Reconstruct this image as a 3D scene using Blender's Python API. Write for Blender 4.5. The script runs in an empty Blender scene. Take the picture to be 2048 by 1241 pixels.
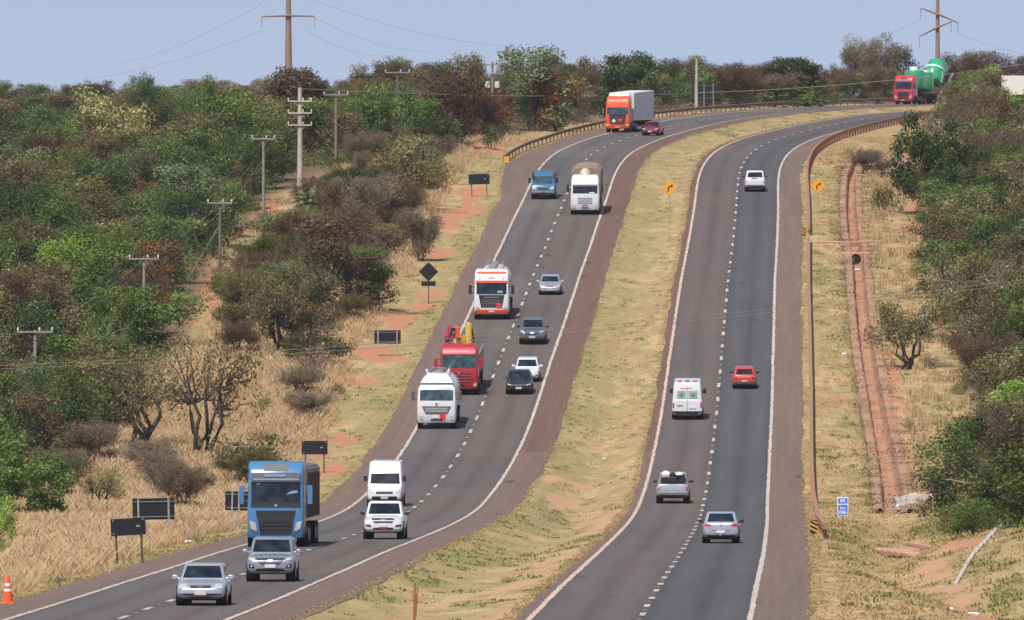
import bpy, bmesh, math, random
import numpy as np
from mathutils import Vector, Matrix
S = bpy.context.scene
COL = S.collection
R = math.radians
# ---------------------------------------------------------------- camera
F = 22756.0; YH = 190.0; ZC = 24.6           # focal length in photo pixels, horizon row, eye height
cam_d = bpy.data.cameras.new("camera"); cam = bpy.data.objects.new("camera", cam_d); COL.objects.link(cam)
cam_d.sensor_width = 36.0; cam_d.lens = 36.0 * F / 2048.0
cam_d.clip_start = 1.0; cam_d.clip_end = 12000.0
cam.location = (0, 0, ZC)
cam.rotation_euler = (R(90) - math.atan((620.5 - YH) / F), 0, 0)
S.camera = cam
# ---------------------------------------------------------------- sky, sun, exposure
SUN_AZ = math.atan2(-0.20, -0.45)             # from +Y towards +X
SUN_EL = R(58)
w = bpy.data.worlds.new("World"); S.world = w; w.use_nodes = True
nt = w.node_tree; bg = nt.nodes["Background"]
sky = nt.nodes.new("ShaderNodeTexSky"); sky.sky_type = 'NISHITA'; sky.sun_disc = False
sky.sun_elevation = SUN_EL; sky.sun_rotation = SUN_AZ % (2 * math.pi)
sky.altitude = 900.0; sky.air_density = 1.0; sky.dust_density = 1.6; sky.ozone_density = 2.0
tcw = nt.nodes.new("ShaderNodeTexCoord"); va = nt.nodes.new("ShaderNodeVectorMath"); va.operation = 'ADD'; va.inputs[1].default_value = (0, 0, 0.14)
vn = nt.nodes.new("ShaderNodeVectorMath"); vn.operation = 'NORMALIZE'
nt.links.new(tcw.outputs['Generated'], va.inputs[0]); nt.links.new(va.outputs[0], vn.inputs[0]); nt.links.new(vn.outputs[0], sky.inputs[0])
tint = nt.nodes.new("ShaderNodeMix"); tint.data_type = 'RGBA'; tint.blend_type = 'MULTIPLY'; tint.inputs[0].default_value = 1.0
tint.inputs[7].default_value = (1.28, 1.04, 1.0, 1)
nt.links.new(sky.outputs[0], tint.inputs[6]); nt.links.new(tint.outputs[2], bg.inputs[0]); bg.inputs[1].default_value = 0.122
sl = bpy.data.lights.new("sun", 'SUN'); sl.energy = 4.6; sl.angle = R(0.5); sl.color = (1.0, 0.95, 0.87)
sun = bpy.data.objects.new("sun", sl); COL.objects.link(sun)
sv = Vector((math.sin(SUN_AZ) * math.cos(SUN_EL), math.cos(SUN_AZ) * math.cos(SUN_EL), math.sin(SUN_EL)))
sun.rotation_euler = sv.to_track_quat('Z', 'Y').to_euler(); sun.location = (0, 0, 300)
S.view_settings.view_transform = 'Standard'; S.view_settings.look = 'None'
S.view_settings.exposure = 0.0; S.view_settings.gamma = 1.0
S.cycles.max_bounces = 6; S.cycles.diffuse_bounces = 3; S.cycles.glossy_bounces = 3
S.cycles.transparent_max_bounces = 8; S.cycles.volume_bounces = 0
try:
    S.cycles.use_denoising = True; S.cycles.denoiser = 'OPENIMAGEDENOISE'
    S.cycles.denoising_prefilter = 'ACCURATE'
except Exception: pass
rng = np.random.default_rng(7); random.seed(7)
# ---------------------------------------------------------------- ground profile (surveyed from lane widths)
TAB = [(1300,338),(1240,371),(1203,397),(1174,420),(1138,457),(1100,505),(1064,563),(1040,602),(1018,634),(987,661),
       (950,684),(922,700),(854,733),(780,763),(700,798),(612,843),(526,896),(454,946),(400,988),(352,1031),(306,1086),
       (278,1135),(255,1195),(240,1250),(228,1310),(218,1380),(211,1450),(206,1510),(202,1580)]
_d = np.array([t[1] for t in TAB], float); _y = np.array([t[0] for t in TAB], float)
_z = ZC - (_y - YH) * _d / F
YG = np.arange(250.0, 1900.0, 1.0)
def gsm(a, s):
    n = int(s * 3); k = np.exp(-0.5 * (np.arange(-n, n + 1) / s) ** 2); k /= k.sum()
    pad = np.concatenate([a[0] - (a[n:0:-1] - a[0]), a, a[-1] + (a[-1] - a[-2:-n-2:-1])])
    return np.convolve(pad, k, 'valid')
_dd = np.concatenate([[250.0], _d, [1700.0, 1900.0]])
_zz = np.concatenate([[_z[0] + 0.8], _z, [ZC - 1.1, ZC - 2.4]])
ZG = gsm(np.interp(YG, _dd, _zz), 14.0)
YPX = YH + F * (ZC - ZG) / YG
def zg(Y): return np.interp(Y, YG, ZG)
_ii = np.where(YG < 1560)[0]
_py = np.minimum.accumulate(YPX[_ii])
def dep(y): return float(np.interp(-y, -_py, YG[_ii]))
def kpx(y): return F / dep(y)
def P(x, y):
    d = dep(y); return ((x - 1024.0) / F * d, d)
def path(pts): 
    a = np.array([P(*p) for p in pts]); return a[np.argsort(a[:, 1])]
def along(a, Y, ext=None):
    Y = np.asarray(Y, float); r = np.interp(Y, a[:, 1], a[:, 0])
    s0 = (a[1, 0] - a[0, 0]) / (a[1, 1] - a[0, 1]); s1 = (a[-1, 0] - a[-2, 0]) / (a[-1, 1] - a[-2, 1])
    r = np.where(Y < a[0, 1], a[0, 0] + s0 * (Y - a[0, 1]), r)
    return np.where(Y > a[-1, 1], a[-1, 0] + s1 * (Y - a[-1, 1]), r)
LLp = path([(24,1237),(137,1203),(225.6,1173.7),(342,1138),(444,1103.7),(495.6,1090),(629,1049),(700,1017.5),(734,987.5),(792,922.5),
  (833,854),(918.7,670),(946,612),(985.4,526.5),(1000.8,502.5),(1021,454.7),(1037,420),(1055.4,379.4),(1069,352),(1086,328),(1110,306),(1137.5,294),(1178.5,278.5),(1212.6,268.3)])
LRp = path([(458,1240),(533,1211),(608,1179),(700,1137.8),(768,1107),(812.8,1088.3),(871,1064.4),(912,1045.6),(946,1025),(973.4,997.7),
  (1000.8,963.5),(1028,919),(1041.8,895),(1070.8,823.4),(1089.6,762.3),(1103.3,717.8),(1123.8,663),(1141,608.5),(1158,557),(1175,502.5),
  (1199,434),(1214.4,400),(1223,369),(1236.6,335),(1260.5,307.6),(1294.7,288.8),(1332,275),(1400,256),(1467.6,241),(1553,229),(1638.5,222),(1724,216),(1785,212.6)])
RLp = path([(1062,1240),(1110,1192.5),(1161,1144.7),(1205.8,1103.7),(1240,1069.5),(1267,1042),(1281,1011),(1294.7,970),(1305,929),(1315,874.7),
  (1325.4,827),(1339,728),(1349,670),(1363,581),(1380,492),(1396,407),(1399,379),(1406,342),(1423,311),(1450.5,290.5),(1495,275),(1553,261.5),(1638.5,246),(1724,232.4),(1790,227)])
RRp = path([(1498,1240),(1508.6,1168.6),(1519,1127.6),(1527.4,1076),(1531,1018),(1536,939.6),(1541,854),(1544.5,725),(1544.5,639),(1546,550),
  (1551,468),(1551,420),(1549.6,369),(1554.8,335),(1570,311),(1601,290.5),(1638.5,275),(1683,261.5),(1741,246.8),(1792,237.5)])
def centre(A, B, hw=3.6):
    ya = np.clip(YG, A[0, 1], A[-1, 1]); yb = np.clip(YG, B[0, 1], B[-1, 1])
    a = along(A, YG) + hw; b = along(B, YG) - hw
    wa = ((YG >= A[0,1]) & (YG <= A[-1,1])) * 1.0; wb = ((YG >= B[0,1]) & (YG <= B[-1,1])) * 1.0
    both = wa + wb; c = np.where(both > 0, (a * wa + b * wb) / np.maximum(both, 1), (a + b) / 2)
    lo = max(A[0, 1], B[0, 1]); 
    return c, both
def smooth_centre(c, y0, y1, far):
    m = (YG >= y0) & (YG <= y1)
    ys = np.concatenate([YG[m][::4], [f[0] for f in far]]); xs = np.concatenate([c[m][::4], [f[1] for f in far]])
    s0 = (c[m][25] - c[m][0]) / 25.0
    out = np.interp(YG, ys, xs); out = np.where(YG < y0, c[m][0] + s0 * (YG - y0), out)
    return gsm(out, 11.0)
cL, _ = centre(LLp, LRp); cR, _ = centre(RLp, RRp)
XL = smooth_centre(cL, 372, 1420, [(1450, 49.0), (1500, 59.5), (1560, 76), (1640, 104), (1900, 220)])
XR = smooth_centre(cR, 372, 1262, [(1300, 43.5), (1350, 52.5), (1400, 64), (1450, 78), (1550, 112), (1900, 260)])
def xl(Y): return np.interp(Y, YG, XL)
def xr(Y): return np.interp(Y, YG, XR)
def lsh(Y):                                    # outer (left) edge of the left hard shoulder
    return xl(Y) - 3.6 - np.interp(Y, [420, 600, 900, 990, 1050, 1120, 1500], [2.0, 2.0, 2.0, 2.1, 3.4, 2.6, 2.3])
DT = path([(1760,262),(1722,300),(1703,345),(1701,400),(1706,460),(1714,500),(1718,550),(1726,640),(1738,720),(1752,800),(1768,880),(1780,950),(1787,1000)])
def xd(Y): return along(DT, Y)
# ---------------------------------------------------------------- value noise
def vnoise(x, y, seed=0):
    xi = np.floor(x).astype(np.int64); yi = np.floor(y).astype(np.int64); fx = x - xi; fy = y - yi
    fx = fx * fx * (3 - 2 * fx); fy = fy * fy * (3 - 2 * fy)
    def h(a, b):
        n = (a * 374761393 + b * 668265263 + seed * 1442695041) & 0xffffffff
        n = ((n ^ (n >> 13)) * 1274126177) & 0xffffffff
        return ((n ^ (n >> 16)) & 0xffff) / 65535.0
    return (h(xi, yi) * (1 - fx) + h(xi + 1, yi) * fx) * (1 - fy) + (h(xi, yi + 1) * (1 - fx) + h(xi + 1, yi + 1) * fx) * fy
def fbm(x, y, seed=0, o=3):
    s = 0; a = 1.0; t = 0
    for i in range(o):
        s = s + a * vnoise(x * 2 ** i, y * 2 ** i, seed + i * 17); t += a; a *= 0.5
    return s / t
def sst(a, b, x):
    t = np.clip((x - a) / (b - a), 0, 1); return t * t * (3 - 2 * t)
def hlat(X, Y):                                # ground height away from the roads, on top of the shared profile
    X = np.asarray(X, float); Y = np.asarray(Y, float)
    dl = lsh(Y) - X
    dm1 = X - (xl(Y) + 5.7); dm2 = (xr(Y) - 4.2) - X
    dr = X - (xr(Y) + 5.7)
    out = np.zeros(np.broadcast(X, Y).shape)
    n = fbm(X / 6.0, Y / 22.0, 3) - 0.5; n2 = fbm(X / 1.3, Y / 2.6, 5) - 0.5
    out = out + np.where(dl > 0, sst(0, 2.5, dl) * (-0.12) + sst(1.5, 9, dl) * (n * 0.9 + 0.25) + sst(0.3, 2, dl) * n2 * 0.012, 0)
    med = np.minimum(dm1, dm2)
    sw = np.interp(Y, [380, 480, 600, 640, 690, 760, 1500], [0.25, 0.5, 0.8, 0.9, 0.6, 0.35, 0.3])
    out = out + np.where(med > 0, -sst(0, 3.2, med) * sw + sst(0.2, 1.5, med) * n2 * 0.003, 0)
    out = out + np.where(dr > 0, sst(0.3, 2.0, dr) * n2 * 0.010 + sst(2.0, 9, dr) * n * 0.5 - sst(0, 3, dr) * 0.1, 0)
    # swale carrying on from the channel towards the lower right, bank beyond it
    sx = np.interp(Y, [372, 420, 470, 520, 600, 640], [17.5, 16.2, 15.4, 17.2, 20.0, 21.5])
    out = out - 0.55 * np.exp(-((X - sx) / 1.5) ** 2) * sst(365, 400, Y) * (1 - sst(590, 630, Y))
    out = out + 1.3 * sst(1.5, 8, X - sx) * (1 - sst(520, 600, Y)) * np.where(dr > 0, 1, 0)
    # far rise on the right beyond the bend
    return out
def gz(X, Y): return zg(Y) + hlat(X, Y)
def G(x, y, dz=0.0):                           # photo pixel on the ground -> point of the place
    X, Y = P(x, y); return Vector((X, Y, float(gz(X, Y)) + dz))
# ---------------------------------------------------------------- generic helpers
def tag(o, label=None, cat=None, group=None, kind=None):
    if label: o['label'] = label
    if cat: o['category'] = cat
    if group: o['group'] = group
    if kind: o['kind'] = kind
    return o
def empty(name, loc=(0, 0, 0), rot=(0, 0, 0)):
    o = bpy.data.objects.new(name, None); COL.objects.link(o); o.location = loc; o.rotation_euler = rot; o.empty_display_size = 0.3
    return o
def mesh_np(name, V, Fq, mat=None, parent=None, attrs=None, smooth=False, tri=False):
    me = bpy.data.meshes.new(name); V = np.asarray(V, np.float32); Fq = np.asarray(Fq, np.int32)
    n = Fq.shape[1]
    me.vertices.add(len(V)); me.vertices.foreach_set('co', V.ravel())
    me.loops.add(Fq.size); me.loops.foreach_set('vertex_index', Fq.ravel())
    me.polygons.add(len(Fq)); me.polygons.foreach_set('loop_start', np.arange(len(Fq), dtype=np.int32) * n)
    if smooth: me.polygons.foreach_set('use_smooth', np.ones(len(Fq), bool))
    for k, a in (attrs or {}).items():
        a = np.asarray(a, np.float32)
        if a.ndim == 1:
            at = me.attributes.new(k, 'FLOAT', 'POINT'); at.data.foreach_set('value', a)
        else:
            at = me.attributes.new(k, 'FLOAT_VECTOR', 'POINT'); at.data.foreach_set('vector', a.ravel())
    me.update(calc_edges=True)
    if mat: me.materials.append(mat)
    o = bpy.data.objects.new(name, me); COL.objects.link(o)
    if parent: o.parent = parent
    return o
# ---------------------------------------------------------------- node materials
class NM:
    def __init__(s, name):
        s.m = bpy.data.materials.new(name); s.m.use_nodes = True; s.t = s.m.node_tree; s.b = s.t.nodes["Principled BSDF"]
    def n(s, typ, **kw):
        nd = s.t.nodes.new(typ)
        for k, v in kw.items():
            if k.startswith('i_'): nd.inputs[int(k[2:]) if k[2:].isdigit() else k[2:]].default_value = v
            else: setattr(nd, k, v)
        return nd
    def l(s, a, b): s.t.links.new(a, b)
    def coord(s, kind='Object', scale=(1, 1, 1)):
        tc = s.n('ShaderNodeTexCoord'); mp = s.n('ShaderNodeMapping'); mp.inputs['Scale'].default_value = scale
        s.l(tc.outputs[kind], mp.inputs[0]); return mp.outputs[0]
    def noise(s, vec, scale, detail=4, rough=0.6):
        nd = s.n('ShaderNodeTexNoise'); nd.inputs['Scale'].default_value = scale; nd.inputs['Detail'].default_value = detail
        nd.inputs['Roughness'].default_value = rough; s.l(vec, nd.inputs['Vector']); return nd.outputs['Fac']
    def ramp(s, fac, stops):
        nd = s.n('ShaderNodeValToRGB'); cr = nd.color_ramp
        while len(cr.elements) > 1: cr.elements.remove(cr.elements[0])
        cr.elements[0].position = stops[0][0]; cr.elements[0].color = (*stops[0][1], 1) if len(stops[0][1]) == 3 else stops[0][1]
        for p, c in stops[1:]:
            e = cr.elements.new(p); e.color = (*c, 1)
        s.l(fac, nd.inputs[0]); return nd.outputs[0]
    def mix(s, fac, a, b, blend='MIX'):
        nd = s.n('ShaderNodeMix', data_type='RGBA', blend_type=blend)
        for sock, v in ((nd.inputs[0], fac), (nd.inputs[6], a), (nd.inputs[7], b)):
            if hasattr(v, 'is_linked') or hasattr(v, 'links'): s.l(v, sock)
            elif isinstance(v, (int, float)): sock.default_value = v
            else: sock.default_value = (*v, 1)
        return nd.outputs[2]
    def math(s, op, a, b=None, c=None, clamp=False):
        nd = s.n('ShaderNodeMath', operation=op); nd.use_clamp = clamp
        for i, v in enumerate((a, b, c)):
            if v is None: continue
            if isinstance(v, (int, float)): nd.inputs[i].default_value = v
            else: s.l(v, nd.inputs[i])
        return nd.outputs[0]
    def attr(s, name, out='Fac'):
        nd = s.n('ShaderNodeAttribute'); nd.attribute_name = name; return nd.outputs[out]
    def bump(s, h, strength=0.5, dist=0.05):
        nd = s.n('ShaderNodeBump'); nd.inputs['Strength'].default_value = strength; nd.inputs['Distance'].default_value = dist
        s.l(h, nd.inputs['Height']); s.l(nd.outputs[0], s.b.inputs['Normal'])
    def col(s, c): 
        if isinstance(c, tuple): s.b.inputs['Base Color'].default_value = (*c, 1)
        else: s.l(c, s.b.inputs['Base Color'])
    def rough(s, r): s.b.inputs['Roughness'].default_value = r
def simple(name, c, rough=0.6, metal=0.0, coat=0.0, var=0.18, scale=3.0, spec=0.5, dirt=None):
    m = NM(name); v = m.coord(); n = m.noise(v, scale, 5)
    a = tuple(x * (1 - var) for x in c); b = tuple(min(1, x * (1 + var)) for x in c)
    cc = m.ramp(n, [(0.3, a), (0.7, b)])
    if dirt is not None:
        n2 = m.noise(v, 1.3, 6, 0.7); f = m.math('MULTIPLY', m.math('SUBTRACT', n2, 0.42, clamp=True), 2.2, clamp=True)
        cc = m.mix(f, cc, dirt)
    m.col(cc); m.rough(rough); m.b.inputs['Metallic'].default_value = metal
    m.b.inputs['Coat Weight'].default_value = coat; m.b.inputs['Coat Roughness'].default_value = 0.08
    m.b.inputs['Specular IOR Level'].default_value = spec
    return m.m
DUST = (0.30, 0.19, 0.12)
# ---------------------------------------------------------------- ground sheet
red_l = [(393,600,46,42),(425,560,24,22),(620,312,62,24),(700,320,42,16),(520,440,30,30),(545,470,26,18),(548,425,22,30),(150,962,46,24),(245,840,22,26),(935,418,30,22),
  (950,388,34,14),(875,505,42,14),(860,590,30,10),(800,640,34,12),(735,700,50,14),(760,715,50,12),(790,655,30,10),(640,905,26,20),(655,935,26,14),(336,1056,40,11),(300,1075,60,8),
  (975,298,46,7),(905,440,26,30),(720,760,60,8),(640,1020,20,6),(700,320,30,12),(560,1050,60,6),(690,880,30,14),(840,610,26,8)]
red_r = [(1835,395,22,50),(1840,450,34,20),(1795,860,22,60),(1780,910,22,60),(1790,780,12,50),(1880,975,48,11),(1905,1100,30,10),(1950,1108,20,9),(1925,1180,30,30),
  (1960,1225,36,30),(1870,1130,34,20),(1830,1080,20,12),(1640,275,30,10),(1690,262,30,7),(1750,248,40,6),(1690,765,28,8),(1675,795,16,5),(1790,1010,20,6),(1980,215,30,8),(1920,240,16,16),(1900,420,10,8),(1815,310,8,20),
  (1735,700,10,40),(1745,780,10,40)]
red_m = [(1100,955,24,14),(1120,985,34,14),(1155,955,26,6),(1215,1040,34,16),(1245,1028,16,14),(1180,1060,40,8),(1190,1085,34,8),(1150,1110,40,8),(1100,1130,40,9),(1060,1165,60,10),(1190,1012,30,5),(1020,1225,60,16),(1170,1010,12,20)]
green_p = [(1070,940,30,10),(1100,1010,40,14),(1010,1040,40,10),(1130,930,26,8),(1180,1075,30,8),(900,1110,60,12),(830,1150,50,12),(760,1190,40,14),(1010,1150,20,6),(1080,1180,40,6),(960,1200,40,10),
  (980,1100,60,10),(760,800,60,30),(880,640,30,20),(930,480,24,30),(960,430,14,30),(700,880,30,20),(580,1020,50,14),(420,1080,60,10),(300,1110,60,8),(140,1170,40,8),(1140,830,20,40),(1180,700,14,30),
  (1120,890,16,16),(1860,1050,30,16),(1890,1120,20,14),(1930,1180,20,10),(1960,1140,40,10),(2010,1180,40,30),(1640,560,26,10),(1640,545,30,16),(1660,1065,40,5),(1640,1010,30,6),(1450,265,20,4),(1690,850,26,6),(1980,1230,40,16)]
def blobmask(X, Y, lst, soft=0.35):
    px = 1024 + F * X / Y; py = np.interp(Y, YG, YPX); m = np.zeros_like(X)
    n = (fbm(X / 1.1, Y / 6.0, 31, 4) - 0.5) * 2.2
    for cx, cy, rx, ry in lst:
        q = np.sqrt(((px - cx) / rx) ** 2 + ((py - cy) / ry) ** 2) + n
        m = np.maximum(m, 1 - sst(1 - soft, 1 + soft, q))
    return m
def ground_material():
    m = NM('dry_ground'); v = m.coord()
    tc = m.n('ShaderNodeTexCoord'); 
    vs = m.coord(scale=(1, 0.22, 1)); n1 = m.noise(vs, 0.22, 6, 0.65); n2 = m.noise(vs, 1.0, 6, 0.75); n3 = m.noise(m.coord(scale=(1, 0.5, 1)), 5.0, 4, 0.75)
    grass = m.ramp(n1, [(0.28, (0.30, 0.225, 0.12)), (0.42, (0.42, 0.305, 0.16)), (0.5, (0.33, 0.275, 0.14)), (0.58, (0.50, 0.365, 0.20)), (0.68, (0.36, 0.25, 0.14)), (0.78, (0.36, 0.29, 0.15))])
    g2 = m.ramp(n2, [(0.3, (0.62, 0.58, 0.48)), (0.5, (1.0, 0.98, 0.95)), (0.7, (1.18, 1.15, 1.1))])
    grass = m.mix(0.9, grass, g2, 'MULTIPLY')
    g3 = m.ramp(n3, [(0.32, (0.72, 0.72, 0.66)), (0.6, (1.08, 1.06, 1.02))])
    grass = m.mix(0.8, grass, g3, 'MULTIPLY')
    gr = m.attr('green'); grn = m.math('MULTIPLY', gr, m.math('ADD', m.math('MULTIPLY', n2, 1.6), -0.25), clamp=True)
    grass = m.mix(grn, grass, m.mix(n3, (0.13, 0.155, 0.05), (0.27, 0.26, 0.10)))
    rd = m.attr('red')
    rfac = m.math('MULTIPLY', m.math('SUBTRACT', m.math('ADD', rd, m.math('MULTIPLY', m.math('SUBTRACT', n2, 0.5), 2.4)), 0.42), 2.2, clamp=True)
    soil = m.mix(n2, (0.36, 0.125, 0.062), (0.52, 0.22, 0.12)); soil = m.mix(m.math('MULTIPLY', n3, 0.5), soil, (0.46, 0.31, 0.19))
    sd = m.attr('sand'); soil = m.mix(sd, soil, m.mix(n2, (0.40, 0.24, 0.14), (0.52, 0.34, 0.2)))
    c = m.mix(rfac, grass, soil)
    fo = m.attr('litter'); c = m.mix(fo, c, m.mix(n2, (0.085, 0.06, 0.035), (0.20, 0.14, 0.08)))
    m.col(c); m.rough(0.95); m.b.inputs['Specular IOR Level'].default_value = 0.15
    hh = m.math('ADD', m.math('MULTIPLY', n3, 0.5), n2); m.bump(hh, 0.3, 0.03)
    return m.m
def build_ground():
    xs = np.concatenate([[-3200, -1500, -600, -300, -180, -120], np.arange(-92, 90.01, 0.42), [120, 180, 300, 600, 1500, 3200]])
    ys = np.concatenate([[-200, -60, 60, 160, 250, 300, 330], np.arange(352, 1560.01, 1.6), [1580, 1620, 1660, 1700, 1760, 1850, 1899, 2200, 2800, 4200, 6500]])
    X, Y = np.meshgrid(xs, ys); near = (np.abs(X) < 100)
    Z = zg(Y) + np.where((np.abs(X) < 93) & (Y > 340) & (Y < 1700), hlat(X, Y), 0.15)
    Z = np.where(Y > 1899, zg(1899) - (Y - 1899) * 0.0012, Z)
    u = np.abs(X - xd(Y)); inch = (Y > 625) & (Y < 1120)
    Z = np.where(inch & (u < 0.62 * np.interp(Y, [620, 760, 1000, 1120], [1.5, 1.35, 1.1, 0.7]) + 0.2), Z - 1.3, Z)
    under = ((X > lsh(Y) + 1.0) & (X < xl(Y) + 4.7)) | ((X > xr(Y) - 3.2) & (X < xr(Y) + 4.7))
    Z = np.where(under & (Y < 1800), Z - 0.12, Z)
    n = len(xs); i, j = np.meshgrid(np.arange(len(ys) - 1), np.arange(n - 1), indexing='ij')
    a = (i * n + j).ravel(); Q = np.stack([a, a + 1, a + n + 1, a + n], 1)
    Xf, Yf = X.ravel(), Y.ravel()
    off = lsh(Yf) - Xf
    red = np.maximum(blobmask(Xf, Yf, red_l + red_r), blobmask(Xf, Yf, red_m) * 0.95)
    # bare soil beside the channel and under the rail
    red = np.maximum(red, 0.55 * (1 - sst(0.5, 1.6, np.abs(Xf - xd(Yf) - 0.8))) * (Yf < 800) * (Yf > 620))
    red = np.maximum(red, 0.9 * sst(0.2, 0.6, Xf - xd(Yf)) * (1 - sst(1.5, 2.4, Xf - xd(Yf) + (fbm(Xf, Yf / 5, 12) - .5) * 1.6)) * (Yf < 800) * (Yf > 640))
    red = np.maximum(red, 0.8 * (1 - sst(0.2, 0.7, np.abs(Xf - xr(Yf) - 6.3))) * (Yf > 1040) * (Yf < 1330))
    sand = np.maximum(blobmask(Xf, Yf, red_m), blobmask(Xf, Yf, [(1840,1110,60,40),(1900,1170,60,50),(1780,900,50,120),(1650,1150,80,60)]) * 0.8)
    green = blobmask(Xf, Yf, green_p, 0.6)
    green = np.maximum(green, 0.5 * (1 - sst(0.5, 3.0, off)) * (off > 0) * (Yf > 380))
    med = (Xf > xl(Yf) + 5.6) & (Xf < xr(Yf) - 4)
    green = np.maximum(green, med * 0.55 * (1 - sst(0.5, 3.5, Xf - xl(Yf) - 5.6)))
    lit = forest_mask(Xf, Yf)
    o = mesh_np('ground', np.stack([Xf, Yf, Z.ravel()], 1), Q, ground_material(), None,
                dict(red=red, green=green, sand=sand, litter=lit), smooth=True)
    tag(o, kind='structure'); return o
def fedge_l(Y): return np.interp(Y, [400, 500, 560, 655, 800, 900, 990, 1050, 1090, 1150, 1200, 1300], [34, 24, 19, 16.5, 16, 19, 19, 13, 7, 5, 4.2, 4])
RF = path([(1930,236),(1900,255),(1885,300),(1870,400),(1850,480),(1860,600),(1905,700),(1935,800),(1945,900),(1915,1000),(1900,1060),(2040,1110),(2090,1180)])
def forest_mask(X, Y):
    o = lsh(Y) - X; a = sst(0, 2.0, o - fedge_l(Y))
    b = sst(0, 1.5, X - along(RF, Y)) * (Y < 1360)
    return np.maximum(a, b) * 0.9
build_ground()
# ---------------------------------------------------------------- roads: ribbons on the shared profile
def ribbon(name, fl, fr, y0, y1, dz, mat, nx=1, step=1.5, kind='structure', jit=0.0, drop=0.0):
    ys = np.arange(y0, y1 + 0.01, step); cols = np.linspace(0, 1, nx + 1)
    L = fl(ys); Rr = fr(ys)
    if jit:
        r = np.random.default_rng(len(name) + int(y0)); 
        L = L + (r.random(len(ys)) - 0.5) * jit; Rr = Rr + (r.random(len(ys)) - 0.5) * jit
    X = L[:, None] * (1 - cols) + Rr[:, None] * cols; Y = np.repeat(ys[:, None], nx + 1, 1)
    Z = zg(Y) + dz; n = nx + 1
    V = np.stack([X, Y, Z], 2).reshape(-1, 3)
    uv = np.stack([np.repeat(cols[None], len(ys), 0), Y, X], 2).reshape(-1, 3)
    if drop:                                   # a skirt on both sides: the pavement has thickness
        pass
    i, j = np.meshgrid(np.arange(len(ys) - 1), np.arange(nx), indexing='ij'); a = (i * n + j).ravel()
    Q = np.stack([a, a + 1, a + n + 1, a + n], 1)
    o = mesh_np(name, V, Q, mat, None, dict(ruv=uv), smooth=True)
    if kind: tag(o, kind=kind)
    return o
def asphalt(name, left_c, right_c, patch=0.5, split=0.5, tracks=0.12, bands=()):
    m = NM(name); sp = m.n('ShaderNodeSeparateXYZ'); m.l(m.attr('ruv', 'Vector'), sp.inputs[0]); u, yv, xv = sp.outputs
    v = m.coord(); cb = m.n('ShaderNodeCombineXYZ'); m.l(m.math('MULTIPLY', u, 7.0), cb.inputs[0]); m.l(m.math('MULTIPLY', yv, 0.06), cb.inputs[1])
    big = m.noise(cb.outputs[0], 0.8, 4, 0.6); fine = m.noise(v, 3.0, 5, 0.75)
    stre = m.n('ShaderNodeCombineXYZ'); m.l(m.math('MULTIPLY', u, 16.0), stre.inputs[0]); m.l(m.math('MULTIPLY', yv, 0.012), stre.inputs[1])
    st = m.noise(stre.outputs[0], 1.0, 3, 0.5)
    side = m.math('MULTIPLY', m.math('SUBTRACT', u, split - 0.012), 40.0, clamp=True)
    c = m.mix(side, left_c, right_c)
    c = m.mix(0.8, c, m.ramp(st, [(0.3, (0.86, 0.86, 0.87)), (0.7, (1.12, 1.11, 1.1))]), 'MULTIPLY')
    c = m.mix(0.8, c, m.ramp(big, [(0.3, (0.84, 0.84, 0.86)), (0.7, (1.14, 1.12, 1.1))]), 'MULTIPLY')
    c = m.mix(0.55, c, m.ramp(fine, [(0.3, (0.78, 0.78, 0.78)), (0.7, (1.16, 1.16, 1.16))]), 'MULTIPLY')
    # resurfaced lengths: blocks along the road with their own tone
    fl = m.math('FLOOR', m.math('MULTIPLY', yv, 1 / 37.0)); sd2 = m.math('FLOOR', m.math('MULTIPLY', u, 2.0))
    cw = m.n('ShaderNodeCombineXYZ'); m.l(fl, cw.inputs[0]); m.l(sd2, cw.inputs[1])
    wn = m.n('ShaderNodeTexWhiteNoise'); m.l(cw.outputs[0], wn.inputs[0])
    pt = m.ramp(wn.outputs[0], [(0.0, (0.80, 0.84, 0.90)), (0.5, (1.0, 1.0, 1.0)), (1.0, (1.12, 1.08, 1.02))])
    c = m.mix(patch, c, pt, 'MULTIPLY')
    for (ya, yb, u0, u1, cm) in bands:
        k = m.math('MULTIPLY', m.math('MULTIPLY', m.math('GREATER_THAN', yv, ya), m.math('LESS_THAN', yv, yb)), m.math('MULTIPLY', m.math('GREATER_THAN', u, u0), m.math('LESS_THAN', u, u1)))
        c = m.mix(k, c, cm, 'MULTIPLY')
    # hairline cracks
    c3 = m.n('ShaderNodeCombineXYZ'); m.l(m.math('MULTIPLY', xv, 0.9), c3.inputs[0]); m.l(m.math('MULTIPLY', yv, 0.16), c3.inputs[1]); v3 = m.n('ShaderNodeTexVoronoi'); v3.feature = 'DISTANCE_TO_EDGE'; m.l(c3.outputs[0], v3.inputs['Vector']); v3.inputs['Scale'].default_value = 0.55
    ck = m.math('MULTIPLY', m.math('LESS_THAN', v3.outputs['Distance'], 0.018), m.math('GREATER_THAN', big, 0.56)); c = m.mix(m.math('MULTIPLY', ck, 0.45), c, (0.06, 0.055, 0.055))
    # wheel tracks
    w1 = m.math('ABSOLUTE', m.math('SINE', m.math('MULTIPLY', u, 4 * math.pi)))
    c = m.mix(m.math('MULTIPLY', w1, tracks), c, (0.26, 0.24, 0.24))
    # small dark repairs
    vor = m.n('ShaderNodeTexVoronoi'); vor.inputs['Scale'].default_value = 1.0
    c2 = m.n('ShaderNodeCombineXYZ'); m.l(m.math('MULTIPLY', xv, 0.33), c2.inputs[0]); m.l(m.math('MULTIPLY', yv, 0.06), c2.inputs[1]); m.l(c2.outputs[0], vor.inputs['Vector'])
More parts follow.
